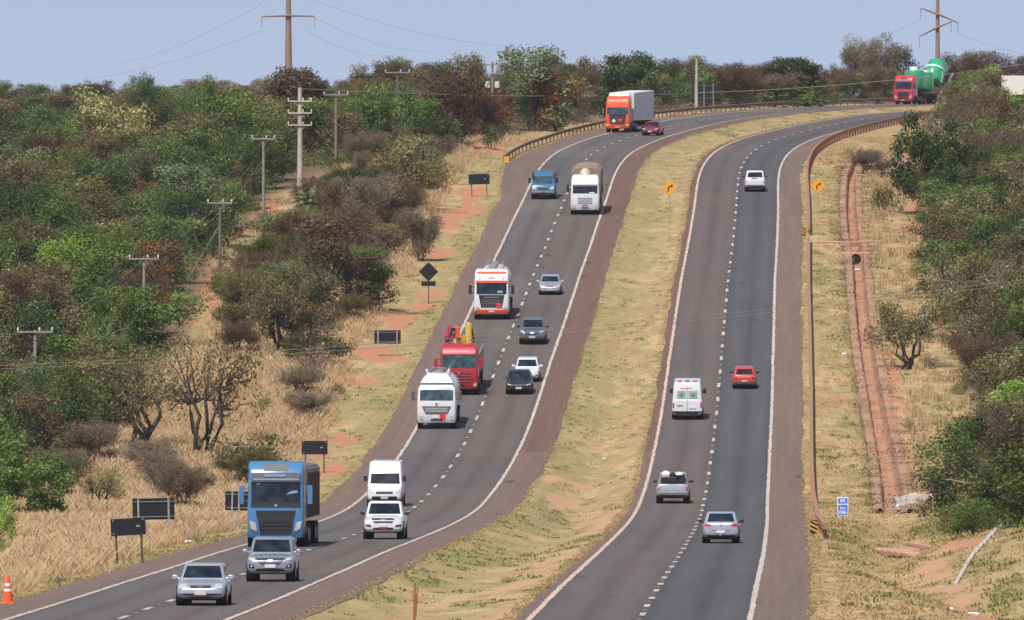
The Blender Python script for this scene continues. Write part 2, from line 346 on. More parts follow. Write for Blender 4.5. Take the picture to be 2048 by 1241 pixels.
    dk = m.math('LESS_THAN', vor.outputs['Distance'], 0.12); wn2 = m.n('ShaderNodeSeparateColor'); m.l(vor.outputs['Color'], wn2.inputs[0])
    dk = m.math('MULTIPLY', dk, m.math('GREATER_THAN', wn2.outputs[0], 0.66)); c = m.mix(m.math('MULTIPLY', dk, 0.55), c, (0.045, 0.045, 0.05))
    m.col(c); m.rough(0.88); m.b.inputs['Specular IOR Level'].default_value = 0.3; m.bump(fine, 0.25, 0.02)
    return m.m
A_L = asphalt('asphalt_left', (0.100, 0.092, 0.084), (0.106, 0.087, 0.075), 0.7, bands=[(dep(1008), dep(905), 0, .5, (.86, .89, .96)), (dep(905), dep(872), 0, .5, (1.12, 1.12, 1.08)), (dep(760), dep(700), 0, .5, (.90, .92, .96)), (dep(700), dep(655), 0, .5, (1.08, 1.08, 1.06)), (dep(600), dep(556), 0, .5, (1.12, 1.15, 1.14)), (dep(552), dep(470), 0, .5, (.92, .92, .96)), (dep(425), dep(402), 0, .5, (1.16, 1.17, 1.13)), (dep(402), dep(330), 0, .5, (.92, .95, .99)), (dep(330), dep(275), 0, .5, (1.04, 1.06, 1.04)), (300, dep(905), .5, 1, (1.06, 1.05, 1.03))])
A_R = asphalt('asphalt_right', (0.104, 0.086, 0.075), (0.066, 0.067, 0.068), 0.5)
A_S = asphalt('asphalt_shoulder', (0.180, 0.128, 0.098), (0.180, 0.128, 0.098), 0.5, tracks=0.0)
A_S2 = asphalt('asphalt_shoulder_worn', (0.158, 0.097, 0.070), (0.158, 0.097, 0.070), 0.4, tracks=0.0, bands=[(300, dep(905), 0, 1, (1.12, 1.28, 1.42))])
def edgew(f, amp, seed): return lambda Y: f(Y) + (fbm(Y / 11.0, Y * 0 + seed, seed, 4) - 0.5) * amp * 1.3
Y0, Y1 = 330, 1760
ribbon('left_carriageway', lambda Y: xl(Y) - 3.7, lambda Y: xl(Y) + 3.7, Y0, Y1, 0.02, A_L, 8)
ribbon('right_carriageway', lambda Y: xr(Y) - 3.7, lambda Y: xr(Y) + 3.7, Y0, Y1, 0.02, A_R, 8)
ribbon('left_outer_shoulder', edgew(lambda Y: lsh(Y), 0.35, 1), lambda Y: xl(Y) - 3.68, Y0, Y1, 0.012, A_S, 4)
ribbon('left_inner_shoulder', lambda Y: xl(Y) + 3.68, edgew(lambda Y: xl(Y) + 5.65 + 0.35 * (1 - sst(430, 560, Y)), 0.3, 2), Y0, Y1, 0.012, A_S2, 4)
ribbon('right_inner_shoulder', edgew(lambda Y: xr(Y) - 4.15, 0.25, 3), lambda Y: xr(Y) - 3.68, Y0, Y1, 0.012, A_S2, 2)
ribbon('right_outer_shoulder', lambda Y: xr(Y) + 3.68, edgew(lambda Y: xr(Y) + 5.65, 0.3, 4), Y0, Y1, 0.012, A_S, 4)
def paint(name, c, wear=0.45, tint=(0.35, 0.22, 0.15)):
    m = NM(name); v = m.coord(); n = m.noise(v, 4.0, 5, 0.75); n2 = m.noise(v, 0.35, 3)
    f = m.math('MULTIPLY', m.math('SUBTRACT', m.math('ADD', n, m.math('MULTIPLY', n2, 0.5)), wear + 0.25, clamp=True), 3.0, clamp=True)
    m.col(m.mix(m.math('MULTIPLY', f, 0.75), c, tint)); m.rough(0.75); return m.m
PW = paint('road_paint', (0.58, 0.52, 0.46), 0.36); PP = paint('road_paint_dusty', (0.62, 0.46, 0.37), 0.4, (0.4, 0.24, 0.17))
for nm, f, mt in (('edge_line', lambda Y: xl(Y) - 3.6, PW), ('edge_line', lambda Y: xl(Y) + 3.6, PW), ('edge_line', lambda Y: xr(Y) - 3.6, PP), ('edge_line', lambda Y: xr(Y) + 3.6, PW)):
    hw = 0.085
    ribbon(nm, (lambda Y, f=f: f(Y) - hw - 0.012), (lambda Y, f=f: f(Y) + hw + 0.012), Y0, 1600, 0.030, mt, 1, 1.0, jit=0.06)
def dashes(f, ph):
    V, Q = [], []; Y = 334.0 + ph; r = random.Random(5)
    while Y < 1560:
        for (a, L_, hw) in ((0.0, 3.4, 0.1), (7.4, 0.5, 0.07)):
            y0 = Y + a; y1 = y0 + L_ * (0.85 + 0.3 * r.random()); b = len(V); j = lambda: (r.random() - 0.5) * 0.05
            for yy, sgn in ((y0, -1), (y0, 1), (y1, 1), (y1, -1)):
                V.append((float(f(yy)) + sgn * hw + j(), yy, float(zg(yy)) + 0.031))
            Q.append((b, b + 1, b + 2, b + 3))
        Y += 11.8
    o = mesh_np('lane_dashes', V, Q, PW); tag(o, kind='structure')
dashes(xl, 2.0); dashes(xr, 6.0)
# ================================================================ mesh builder for made things
class MB:
    def __init__(s): s.v = []; s.f = []
    def add(s, vs, fs):
        b = len(s.v); s.v += [tuple(p) for p in vs]; s.f += [tuple(i + b for i in f) for f in fs]; return s
    def box(s, c, d, rz=0.0, rx=0.0, ry=0.0):
        hx, hy, hz = d[0] / 2, d[1] / 2, d[2] / 2
        M = Matrix.Rotation(rz, 3, 'Z') @ Matrix.Rotation(ry, 3, 'Y') @ Matrix.Rotation(rx, 3, 'X'); c = Vector(c)
        vs = [c + M @ Vector((x * hx, y * hy, z * hz)) for z in (-1, 1) for x, y in ((-1, -1), (1, -1), (1, 1), (-1, 1))]
        return s.add(vs, [(3, 2, 1, 0), (4, 5, 6, 7), (0, 1, 5, 4), (1, 2, 6, 5), (2, 3, 7, 6), (3, 0, 4, 7)])
    def tube(s, pts, r, n=8, cap=True):
        pts = [Vector(p) for p in pts]; rs = r if isinstance(r, (list, tuple)) else [r] * len(pts); V = []; Fs = []
        for i, p in enumerate(pts):
            d = (pts[min(i + 1, len(pts) - 1)] - pts[max(i - 1, 0)]).normalized()
            up = Vector((0, 0, 1)) if abs(d.z) < 0.9 else Vector((1, 0, 0)); a = d.cross(up).normalized(); b = d.cross(a)
            for k in range(n):
                t = 2 * math.pi * k / n; V.append(p + (a * math.cos(t) + b * math.sin(t)) * rs[i])
        for i in range(len(pts) - 1):
            for k in range(n): Fs.append((i * n + k, i * n + (k + 1) % n, (i + 1) * n + (k + 1) % n, (i + 1) * n + k))
        if cap: Fs.append(tuple(range(n))[::-1]); Fs.append(tuple((len(pts) - 1) * n + k for k in range(n)))
        return s.add(V, Fs)
    def rings(s, rings, cap=True):             # loft of closed rings with equal point counts
        n = len(rings[0]); V = [p for r in rings for p in r]; Fs = []
        for i in range(len(rings) - 1):
            for k in range(n): Fs.append((i * n + k, i * n + (k + 1) % n, (i + 1) * n + (k + 1) % n, (i + 1) * n + k))
        if cap: Fs.append(tuple(range(n))[::-1]); Fs.append(tuple((len(rings) - 1) * n + k for k in range(n)))
        return s.add(V, Fs)
    def build(s, name, mat, parent=None, bevel=0.0, smooth=False, sub=0, loc=None):
        me = bpy.data.meshes.new(name); me.from_pydata([tuple(p) for p in s.v], [], s.f)
        bm = bmesh.new(); bm.from_mesh(me); bmesh.ops.recalc_face_normals(bm, faces=bm.faces); bm.to_mesh(me); bm.free()
        me.materials.append(mat); o = bpy.data.objects.new(name, me); COL.objects.link(o)
        if parent: o.parent = parent
        if bevel:
            b = o.modifiers.new('b', 'BEVEL'); b.width = bevel; b.segments = 2; b.limit_method = 'ANGLE'; b.angle_limit = R(35)
        if sub: q = o.modifiers.new('s', 'SUBSURF'); q.levels = sub; q.render_levels = sub
        if smooth or sub or bevel:
            for p in me.polygons: p.use_smooth = True
            if not sub:
                try: me.set_sharp_from_angle(angle=R(40))
                except Exception: pass
        if loc: o.location = loc
        return o
def copy_tree(o, parent=None):
    c = o.copy(); COL.objects.link(c); c.parent = parent
    for ch in list(o.children): copy_tree(ch, c)
    return c
# ================================================================ materials
M = dict(
    apron=simple('broken_concrete', (0.46, 0.41, 0.34), 0.9, scale=1.2, var=.25, dirt=(0.30, 0.22, 0.15)),
    black=simple('black_sign_back', (0.010, 0.011, 0.016), 0.45, var=0.4), steel=simple('galvanised_steel', (0.42, 0.42, 0.42), 0.5, 0.6),
    rail=simple('dusty_rail', (0.36, 0.18, 0.09), 0.85, 0.0, dirt=(0.28, 0.14, 0.08)), wood=simple('weathered_pole', (0.30, 0.27, 0.23), 0.85, scale=6, dirt=(0.2, 0.16, 0.12)),
    darkrail=simple('brown_rail', (0.16, 0.095, 0.075), 0.8, 0.0, dirt=(0.33, 0.22, 0.14)),
    brownpole=simple('brown_pole', (0.30, 0.19, 0.14), 0.85, scale=6, dirt=(0.2, 0.13, 0.1)), dpole=simple('grey_wood_pole', (0.16, 0.14, 0.12), 0.9, scale=6),
    concrete=simple('pale_concrete', (0.50, 0.46, 0.39), 0.9, scale=2, dirt=(0.4, 0.28, 0.2)), redconc=simple('stained_concrete', (0.50, 0.30, 0.21), 0.9, scale=1.5, dirt=(0.44, 0.2, 0.12)),
    yellow=simple('sign_yellow', (0.85, 0.36, 0.02), 0.45, var=0.08), sblack=simple('sign_black', (0.012, 0.012, 0.012), 0.5),
    blue=simple('sign_blue', (0.02, 0.17, 0.62), 0.4, var=0.06), white=simple('sign_white', (0.8, 0.8, 0.8), 0.45, var=0.04),
    orange=simple('cone_orange', (0.85, 0.11, 0.03), 0.5, var=0.08), rust=simple('rusty_post', (0.30, 0.13, 0.06), 0.9, scale=8, dirt=(0.12, 0.06, 0.04)),
    board=simple('billboard_white', (0.78, 0.77, 0.70), 0.7, var=0.06), wire=simple('wire', (0.35, 0.31, 0.25), 0.6, 0.3), dwire=simple('far_wire', (0.34, 0.35, 0.38), 0.6, 0.3),
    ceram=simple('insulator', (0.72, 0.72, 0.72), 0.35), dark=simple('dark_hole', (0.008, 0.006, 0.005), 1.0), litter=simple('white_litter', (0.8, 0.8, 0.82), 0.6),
    skin=simple('skin', (0.30, 0.16, 0.10), 0.6), jean=simple('blue_denim', (0.05, 0.09, 0.17), 0.8), shirt=simple('grey_blue_shirt', (0.25, 0.3, 0.4), 0.8), hair=simple('dark_hair', (0.02, 0.015, 0.012), 0.7))
# ================================================================ drainage channel
def channel():
    ys = np.arange(634, 1116, 3.0); V = []; n = 12
    r = np.random.default_rng(3)
    for y in ys:
        c = float(xd(y)); s = float(np.interp(y, [620, 680, 760, 1000, 1110], [1.2, 1.0, 0.85, 0.7, 0.45])); g = lambda x: float(gz(x, y))
        dp = float(np.interp(y, [634, 660, 740, 1060, 1114], [0.25, 0.8, 0.95, 0.8, 0.3])); j = (r.random() - .5) * 0.08
        zl = g(c - s * 0.62 - 0.1); zr = g(c + s * 0.62 + 0.1); b = min(zl, zr) - dp
        prof = [(-0.62 * s - 0.5, g(c - .62 * s - .5) + .0), (-0.62 * s - 0.12, zl + 0.05), (-0.60 * s + j, zl + 0.04), (-0.50 * s + j, zl - 0.3), (-0.44 * s, b + 0.05), (-0.3 * s, b), (0.25 * s, b + 0.02),
                (0.42 * s, b + 0.12), (0.60 * s + j, zr - 0.12), (0.66 * s + j, zr + 0.04), (0.66 * s + 0.15, zr + 0.05), (0.66 * s + 0.5, g(c + .66 * s + .5))]
        V += [(c + a, y, z) for a, z in prof]
    i, j = np.meshgrid(np.arange(len(ys) - 1), np.arange(n - 1), indexing='ij'); a = (i * n + j).ravel()
    Q = np.stack([a, a + 1, a + n + 1, a + n], 1)
    m = NM('channel_earth'); v = m.coord(); n1 = m.noise(v, 0.35, 5, 0.7); n2 = m.noise(v, 3.0, 4, 0.7)
    c = m.ramp(n1, [(0.3, (0.27, 0.145, 0.09)), (0.47, (0.47, 0.28, 0.175)), (0.55, (0.37, 0.205, 0.125)), (0.7, (0.45, 0.20, 0.105))]); c = m.mix(0.9, c, m.ramp(n2, [(0.3, (0.7, 0.66, 0.63)), (0.7, (1.15, 1.12, 1.1))]), 'MULTIPLY')
    m.col(c); m.rough(0.95); m.bump(n2, 0.5, 0.08)
    o = mesh_np('drainage_channel', np.array(V), Q, m.m, smooth=False)
    tag(o, 'red earth drainage channel running down the slope beside the right road', 'drainage channel')
channel()
def block_on(name, pts, h, mat, label, cat, bevel=0.03, base=0.5):
    mb = MB(); P3 = [G(*p) for p in pts]; n = len(P3)
    mb.rings([[p + Vector((0, 0, -base)) for p in P3], [p + Vector((0, 0, h)) for p in P3]])
    return tag(mb.build(name, mat, bevel=bevel), label, cat)
def culvert():
    e = empty('culvert', G(1712, 506)); x, y, z = e.location; tag(e, 'small culvert with a dark round pipe mouth across the red channel', 'culvert')
    mb = MB(); mb.box((0, 1.6, -0.05), (2.3, 2.4, 0.35)); mb.box((-0.95, 0.3, -0.35), (0.35, 0.5, 0.9)); mb.box((0.95, 0.3, -0.35), (0.35, 0.5, 0.9)); mb.box((0, 0.5, -0.02), (1.7, 0.3, 0.3)); mb.build('headwall', M['redconc'], e, 0.03)
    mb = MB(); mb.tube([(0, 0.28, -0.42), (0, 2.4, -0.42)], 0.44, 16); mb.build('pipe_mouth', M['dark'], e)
    mb = MB(); n = 16
    for k in range(n):
        a, b = 2 * math.pi * k / n, 2 * math.pi * (k + 1) / n
        for t0, t1 in ((0.42, 0.52),): mb.add([(math.cos(q) * rr, yy, -0.42 + math.sin(q) * rr) for yy in (0.2, 0.5) for q, rr in ((a, t0), (a, t1), (b, t1), (b, t0))], [(0, 1, 2, 3), (4, 7, 6, 5), (1, 5, 6, 2), (0, 3, 7, 4)])
    mb.build('pipe_rim', M['redconc'], e)
    # flat concrete gutter from the road edge to the culvert
    m2 = MB(); 
    for k in range(8):
        pass
    p = [G(1612, 486), G(1712, 484), G(1790, 481)]
    q = [v + Vector((0, 1.6, 0)) for v in p]
    m2.add([(*a.xy, a.z + 0.07) for a in p] + [(*a.xy, float(gz(a.x, a.y)) + 0.07) for a in q] + [(*a.xy, a.z - 0.3) for a in p] + [(*a.xy, float(gz(a.x, a.y)) - 0.3) for a in q],
           [(0, 1, 4, 3), (1, 2, 5, 4), (6, 7, 1, 0), (7, 8, 2, 1), (9, 10, 4, 3), (10, 11, 5, 4), (0, 3, 9, 6), (2, 5, 11, 8)])
    tag(m2.build('concrete_gutter', M['redconc']), 'pale concrete gutter crossing from the guardrail end to the culvert', 'gutter')
culvert()
def apron():
    a = G(1850, 1004); mb = MB(); r = random.Random(4); d = a.y; rows = []
    for j in range(5):
        row = []
        for i in range(13):
            t = i / 12; x = a.x - 1.55 + 4.0 * t; yy = d + 0 + j * 2.0; top = 0.40 * min(1, .12 + j / 2.2) * (1 if j < 4 else .6) * (0.35 + 0.65 * min(1, t * 3)) * (1 if t < 0.7 else (1 - t) / 0.3)
            row.append(Vector((x + (r.random() - .5) * .16, yy, float(gz(x, yy)) + max(-0.05, top) + (r.random() - .5) * .16)))
        rows.append(row)
    V = [p for rw in rows for p in rw]; Fs = [(j * 13 + i, j * 13 + i + 1, (j + 1) * 13 + i + 1, (j + 1) * 13 + i) for j in range(4) for i in range(12)]
    mb.add(V, Fs); o = mb.build('concrete_apron', M['apron'])
    so = o.modifiers.new('s', 'SOLIDIFY'); so.thickness = 0.3
    tag(o, 'pale broken concrete apron at the lower end of the red channel', 'concrete apron')
    # stepped spillway further down
    b = G(1815, 1092); mb = MB()
    for k in range(5): mb.box((b.x + 0.15 * k - 0.3, b.y + 8 - 3.4 * k, float(gz(b.x, b.y + 8 - 3.4 * k)) + 0.12 - 0.02 * k), (1.1 - 0.08 * k, 3.2, 0.12), rz=0.25, rx=0.05)
    mb.box((b.x + 0.95, b.y + 3, float(gz(b.x + .9, b.y + 3)) + 0.1), (0.14, 9, 0.2), rz=0.2)
    tag(mb.build('stepped_spillway', M['redconc'], bevel=0.03), 'worn pinkish stepped spillway in the hollow below the blue sign', 'spillway')
    # white chute
    p0, p1 = G(1912, 1152), G(2008, 1083); mb = MB(); N = 12
    for k in range(N):
        c = p0.lerp(p1, (k + .5) / N); c.z = float(gz(c.x, c.y)) + 0.04
        d3 = (p1 - p0); mb.box(c, (0.16 + 0.06 * k / N, d3.length / N * 0.98, 0.14), rz=-math.atan2(d3.x, d3.y))
    tag(mb.build('concrete_chute', M['concrete'], bevel=0.02), 'narrow white concrete chute slanting down the grassy bank at the lower right', 'chute')
apron()
# ================================================================ guardrails
def guardrail(name, fx, y0, y1, mat, label, face=1, post_step=4.0, hgt=0.76, ends=True, postm=None, wid=0.17):
    e = empty(name, (float(fx(y0)), y0, float(gz(fx(y0), y0)))); tag(e, label, 'guardrail'); o0 = Vector(e.location)
    ys = np.arange(y0, y1 + .01, 2.0); prof = [(-0.02, hgt - .31), (0.05, hgt - .25), (-0.03, hgt - .155), (0.05, hgt - .06), (-0.02, hgt), (-wid, hgt), (-wid, hgt - .31)]
    V = []; n = len(prof); r = random.Random(9)
    for y in ys:
        x = float(fx(y)); z = float(gz(x, y)) + (r.random() - .5) * 0.02
        V += [(x + face * a - o0.x, y - o0.y, z + h - o0.z) for a, h in prof]
    Q = [(i * n + k, i * n + (k + 1) % n, (i + 1) * n + (k + 1) % n, (i + 1) * n + k) for i in range(len(ys) - 1) for k in range(n)]
    mb = MB(); mb.add(V, Q + [tuple(range(n))]); mb.build('rail_beam', mat, e)
    yp = np.arange(y0 + 0.5, y1, post_step)
    if len(yp) > 95: post_step = (y1 - y0) / 95; yp = np.arange(y0 + 0.5, y1, post_step)
    first = None
    for y in yp:
        x = float(fx(y)) - face * (wid * 0.5); z = float(gz(x, y))
        if first is None:
            mb = MB(); mb.box((0, 0, hgt / 2 - 0.15), (0.15, 0.15, hgt + 0.3)); first = mb.build('rail_post', postm or mat, e); q = first
        else: q = first.copy(); COL.objects.link(q); q.parent = e
        q.location = (x - o0.x, y - o0.y, z - o0.z)
    return e
rr_ = lambda Y: np.asarray(xr(Y)) + 6.12
def taper(f, ya, d): return lambda Y: f(Y) + 0.2 * (1 - sst(ya, ya + d, np.asarray(Y)))
guardrail('guardrail', taper(rr_, dep(1078), 40), dep(1078), dep(486), M['rail'], 'long red-brown guardrail beside the right road, from the striped marker up to the gutter', -1)
guardrail('guardrail', rr_, dep(472), dep(236), M['rail'], 'dusty guardrail on the inside of the right road bend, beyond the gutter', -1)
lr_ = lambda Y: np.asarray(lsh(Y)) - 0.45
guardrail('guardrail', lr_, dep(327), 1530, M['darkrail'], 'brown guardrail along the far outer side of the left road', 1, postm=M['rail'], wid=0.12)
# ================================================================ signs
def marker(x, y, h, wd, label, lean=0.0, back=False):
    p = G(x, y); e = empty('hazard_marker', p, (0, lean, 0)); tag(e, label, 'hazard marker')
    z0 = 0.25; mb = MB(); mb.box((0, 0, z0 + h / 2), (wd, 0.03, h)); mb.build('marker_panel', M['sblack'] if not back else M['yellow'], e, 0.005)
    mb = MB()
    if not back:
        for k in range(3):
            zz = z0 + h * (0.05 + 0.33 * k); a = wd / 2
            top = lambda v: min(v, z0 + h)
            mb.add([(-a, -0.02, top(zz + wd * 0.55)), (a, -0.02, zz), (a, -0.02, top(zz + 0.14 * h / 1.0)), (-a, -0.02, top(zz + wd * 0.55 + 0.14 * h))], [(0, 1, 2, 3)])
        so = mb.build('stripes', M['yellow'], e); s2 = so.modifiers.new('s', 'SOLIDIFY'); s2.thickness = 0.006; s2.offset = 0
    mb = MB(); mb.box((0, 0.05, (z0 + h * .5) / 2 - 0.1), (0.07, 0.06, z0 + h * .5 + 0.2)); mb.build('marker_post', M['rust'], e)
marker(1628, 1078, 0.62, 0.34, 'black and yellow striped marker at the near end of the right guardrail')
marker(1609, 478, 0.62, 0.36, 'small black and yellow striped marker where the concrete gutter meets the right guardrail')
marker(1013, 331, 0.55, 0.45, 'small yellow marker at the near end of the far left guardrail', back=True)
def board(x, yb, wd, ht, zb, label, style='dark', yaw=0.0, posts=(-0.36, 0.36), roll=0.0, tilt=0.0, name='road_sign'):
    p = G(x, yb); e = empty(name, p, (0, roll, yaw)); tag(e, label, 'road sign', None)
    mb = MB(); mb.box((0, 0, zb + ht / 2), (wd, 0.05, ht)); mb.build('sign_panel', M['black'], e, 0.006)
    pm = M['black'] if style == 'dark' else M['steel']
    for s in posts:
        mb = MB(); top = zb + ht * (0.97 if style != 'dark' else 0.6); mb.box((s * wd, -0.075 if style != 'dark' else 0.07, top / 2 - 0.2), (0.085, 0.085, top + 0.4)); mb.build('sign_post', pm if style != 'dark' else M['dpost'], e)
    if style == 'frame':
        for q in (0.14, 0.84):
            mb = MB(); mb.box((0, -0.05, zb + ht * q), (wd * 0.96, 0.05, 0.035)); mb.build('crossbar', M['dpost2'], e)
    else:
        for (a, b) in ((-0.43, .9), (.43, .9), (-.43, .12)):
            mb = MB(); mb.box((a * wd, -0.035, zb + ht * b), (0.07, 0.02, 0.05)); mb.build('bracket', M['dpost2'], e)
        mb = MB(); mb.box((0.28 * wd, -0.032, zb + ht * 0.52), (0.16, 0.012, 0.07), ry=0.1); mb.build('maker_plate', M['steel'], e)
    return e
M['dpost'] = simple('dark_sign_post', (0.07, 0.05, 0.045), 0.8, scale=8, dirt=(0.25, 0.14, 0.08)); M['dpost2'] = simple('dull_frame', (0.22, 0.23, 0.24), 0.6)
def pm(px, y): return px / kpx(y)
board(260, 1128, pm(70, 1128), pm(34, 1128), pm(57, 1128), 'black back of a roadside sign on two dark posts nearest the orange post cone', roll=-0.055, yaw=0.1)
board(308, 1082, pm(84, 1082), pm(43, 1082), pm(46, 1082), 'larger black sign back with a grey frame in the dry grass, above the nearest sign', 'frame', roll=-0.02)
board(481, 1058, pm(64, 1058), pm(38, 1058), pm(38, 1058), 'black sign back half hidden behind the mirror of the blue truck', 'frame', roll=0.02, posts=(-0.28, -0.07))
board(629, 943, pm(52, 943), pm(27, 943), pm(37, 943), 'black sign back on two thin posts just above the blue truck', yaw=-0.05)
board(775, 710, pm(53, 710), pm(27, 710), pm(25, 710), 'dark sign back with grey frame on red soil, left of the red truck', 'frame')
board(959, 391, pm(42, 391), pm(21, 391), pm(24, 391), 'farthest black sign back on two posts, left of the small blue truck', roll=-0.03)
board(1408, 221, pm(48, 221), pm(36, 221), pm(22, 221), 'tall dark sign back with three pale posts behind the far guardrail', 'frame', posts=(-0.38, 0.0, 0.38))
def diamond(x, yb, side, zc, mat, label, arrow=False, plate=False, postm=None):
    p = G(x, yb); e = empty('warning_sign', p); tag(e, label, 'warning sign')
    mb = MB(); mb.box((0, 0, zc), (side, 0.04, side), ry=R(45)); mb.build('sign_panel', mat, e, 0.01)
    if arrow:
        mb = MB(); s = side
        mb.box((-0.12 * s, -0.026, zc - 0.18 * s), (0.11 * s, 0.012, 0.36 * s)); mb.box((0.0 * s, -0.027, zc + 0.07 * s), (0.34 * s, 0.012, 0.10 * s), ry=R(-38))
        mb.add([(0.08 * s, -0.033, zc + 0.26 * s), (0.34 * s, -0.033, zc + 0.24 * s), (0.22 * s, -0.033, zc + 0.02 * s), (0.08 * s, -0.02, zc + 0.26 * s), (0.34 * s, -0.02, zc + 0.24 * s), (0.22 * s, -0.02, zc + 0.02 * s)], [(0, 1, 2), (5, 4, 3), (0, 3, 4, 1), (1, 4, 5, 2), (2, 5, 3, 0)])
        mb.build('bend_arrow', M['sblack'], e)
    if plate: mb = MB(); mb.box((0, 0, zc - side * 0.86), (side * 1.05, 0.04, side * 0.34)); mb.build('lower_plate', mat, e, 0.01)
    mb = MB(); top = zc + side * 0.3; mb.box((0, 0.06, top / 2 - 0.2), (0.08, 0.08, top + 0.4)); mb.build('sign_post', postm or M['dpost'], e)
diamond(857, 606, 1.03, pm(64, 606), M['black'], 'black back of a diamond sign with a small plate below it on one post', plate=True)
diamond(1339, 484, 0.88, pm(110, 484), M['yellow'], 'yellow diamond bend sign standing in the grass median', arrow=True, postm=M['steel'])
diamond(1636, 436, 0.88, pm(65, 436), M['yellow'], 'yellow diamond bend sign beyond the guardrail of the right road', arrow=True, postm=M['steel'])
def text(name, body, size, loc, mat, parent):
    cu = bpy.data.curves.new(name, 'FONT'); cu.body = body; cu.size = size; cu.align_x = 'CENTER'; cu.align_y = 'CENTER'; cu.extrude = 0.003; cu.offset = 0.004
    o = bpy.data.objects.new(name, cu); COL.objects.link(o); o.parent = parent; o.location = loc; o.rotation_euler = (R(90), 0, 0); cu.materials.append(mat)
    bpy.context.view_layer.update(); me = bpy.data.meshes.new_from_object(o.evaluated_get(bpy.context.evaluated_depsgraph_get())); q = bpy.data.objects.new(name, me); COL.objects.link(q); q.parent = parent; q.location = loc; q.rotation_euler = (R(90), 0, 0)
    bpy.data.objects.remove(o); q.name = name; return q
def kmsign():
    p = G(1686, 1074); e = empty('kilometre_sign', p); tag(e, 'small blue and white kilometre sign in the grass near the striped marker', 'road sign'); k = kpx(1074)
    w_, h_ = 22 / k, 38 / k; zb = 46 / k
    mb = MB(); mb.box((0, 0, zb + h_ / 2), (w_, 0.03, h_)); mb.build('sign_rim', M['white'], e, 0.01)
    mb = MB(); mb.box((0, -0.012, zb + h_ * 0.80), (w_ * 0.84, 0.02, h_ * 0.28)); mb.box((0, -0.012, zb + h_ * 0.32), (w_ * 0.84, 0.02, h_ * 0.54)); mb.build('sign_panel', M['blue'], e)
    text('lettering', 'BR', h_ * 0.26, (0, -0.025, zb + h_ * 0.80), M['white'], e); text('lettering', 'km', h_ * 0.25, (0, -0.025, zb + h_ * 0.43), M['white'], e); text('lettering', '086', h_ * 0.27, (0, -0.025, zb + h_ * 0.19), M['white'], e)
    mb = MB(); mb.box((0, 0.04, zb * 0.6 - 0.2), (0.05, 0.05, zb * 1.2 + 0.4)); mb.build('sign_post', M['rust'], e)
kmsign()
def cone(x, y):
    e = empty('traffic_post', G(x, y)); e.scale = (1.15, 1.15, 1.0); tag(e, 'tall orange traffic post with two white bands at the lower left', 'traffic cone')
    mb = MB(); mb.box((0, 0, 0.03), (0.4, 0.4, 0.06)); mb.tube([(0, 0, 0.05), (0, 0, 0.5), (0, 0, 0.98), (0, 0, 1.03)], [0.17, 0.11, 0.05, 0.03], 16); mb.build('cone_body', M['orange'], e, 0.006)
    for a, b in ((0.44, 0.53), (0.63, 0.72)):
        ra, rb = np.interp([a, b], [0.05, 0.5, 0.98], [0.17, 0.11, 0.05]) + 0.004; mb = MB(); mb.tube([(0, 0, a), (0, 0, b)], [float(ra), float(rb)], 16); mb.build('reflective_band', M['white'], e)
cone(15, 1209)
p = G(829, 1236); mb = MB(); mb.box((0, 0, 0.55), (0.09, 0.07, 1.7), ry=0.02); mb.box((0.07, 0.0, 0.75), (0.05, 0.05, 1.0), ry=0.07); mb.box((0, 0, 1.0), (0.2, 0.03, 0.03))
o = mb.build('rusty_stake', M['rust'], bevel=0.01); o.location = p; tag(o, 'rusty steel stake in the median grass at the bottom edge', 'stake')
def billboard():
    x, y = P(2040, 226); z = float(gz(x, y)); e = empty('billboard', (x, y, z)); tag(e, 'blank white billboard at the far right among dark trees', 'billboard'); k = F / y
    mb = MB(); mb.box((0, 0, 56 / k), (74 / k, 0.15, 38 / k)); mb.build('panel', M['board'], e, 0.02)
    for s in (-1.6, 0, 1.6): mb = MB(); mb.box((s, 0.2, 20 / k), (0.16, 0.16, 80 / k)); mb.build('support_post', M['dpole'], e)
billboard()
# litter
def rubbish(x, y, s, label, seed=0, name='litter', mat='litter'):
    r = random.Random(seed); g = G(x, y); mb = MB(); n = 7
    ring = lambda sc, z: [(math.cos(2 * math.pi * k / n) * s * sc * (0.7 + .6 * r.random()), math.sin(2 * math.pi * k / n) * s * sc * 0.8 * (0.7 + .6 * r.random()), z * (0.6 + .8 * r.random())) for k in range(n)]
    mb.rings([ring(0.9, -0.03), ring(1, 0.05 * s / .2), ring(0.55, 0.5 * s)]); o = mb.build(name, M[mat], smooth=True); o.location = g; tag(o, label, 'litter')
rubbish(376, 1083, 0.2, 'white scrap of litter in the verge behind the two nearest signs', 1, 'plastic_bag'); rubbish(1689, 707, 0.22, 'white bag lying on the grass left of the channel', 2, 'plastic_bag')
rubbish(1903, 1199, 0.12, 'small white scrap on bare soil below the chute', 3); rubbish(1948, 1216, 0.22, 'flattened white bag at the lower right corner', 4, 'plastic_bag'); rubbish(1716, 540, 0.3, 'white and green scrap lying in the channel below the culvert', 5)
rubbish(1208, 903, 0.12, 'bluish white scrap in the median grass', 6); rubbish(1796, 1008, 0.13, 'white scrap beside the concrete apron', 7); rubbish(1690, 1061, 0.14, 'rusty lump on the grass beside the blue sign post', 8, 'scrap', 'rust')
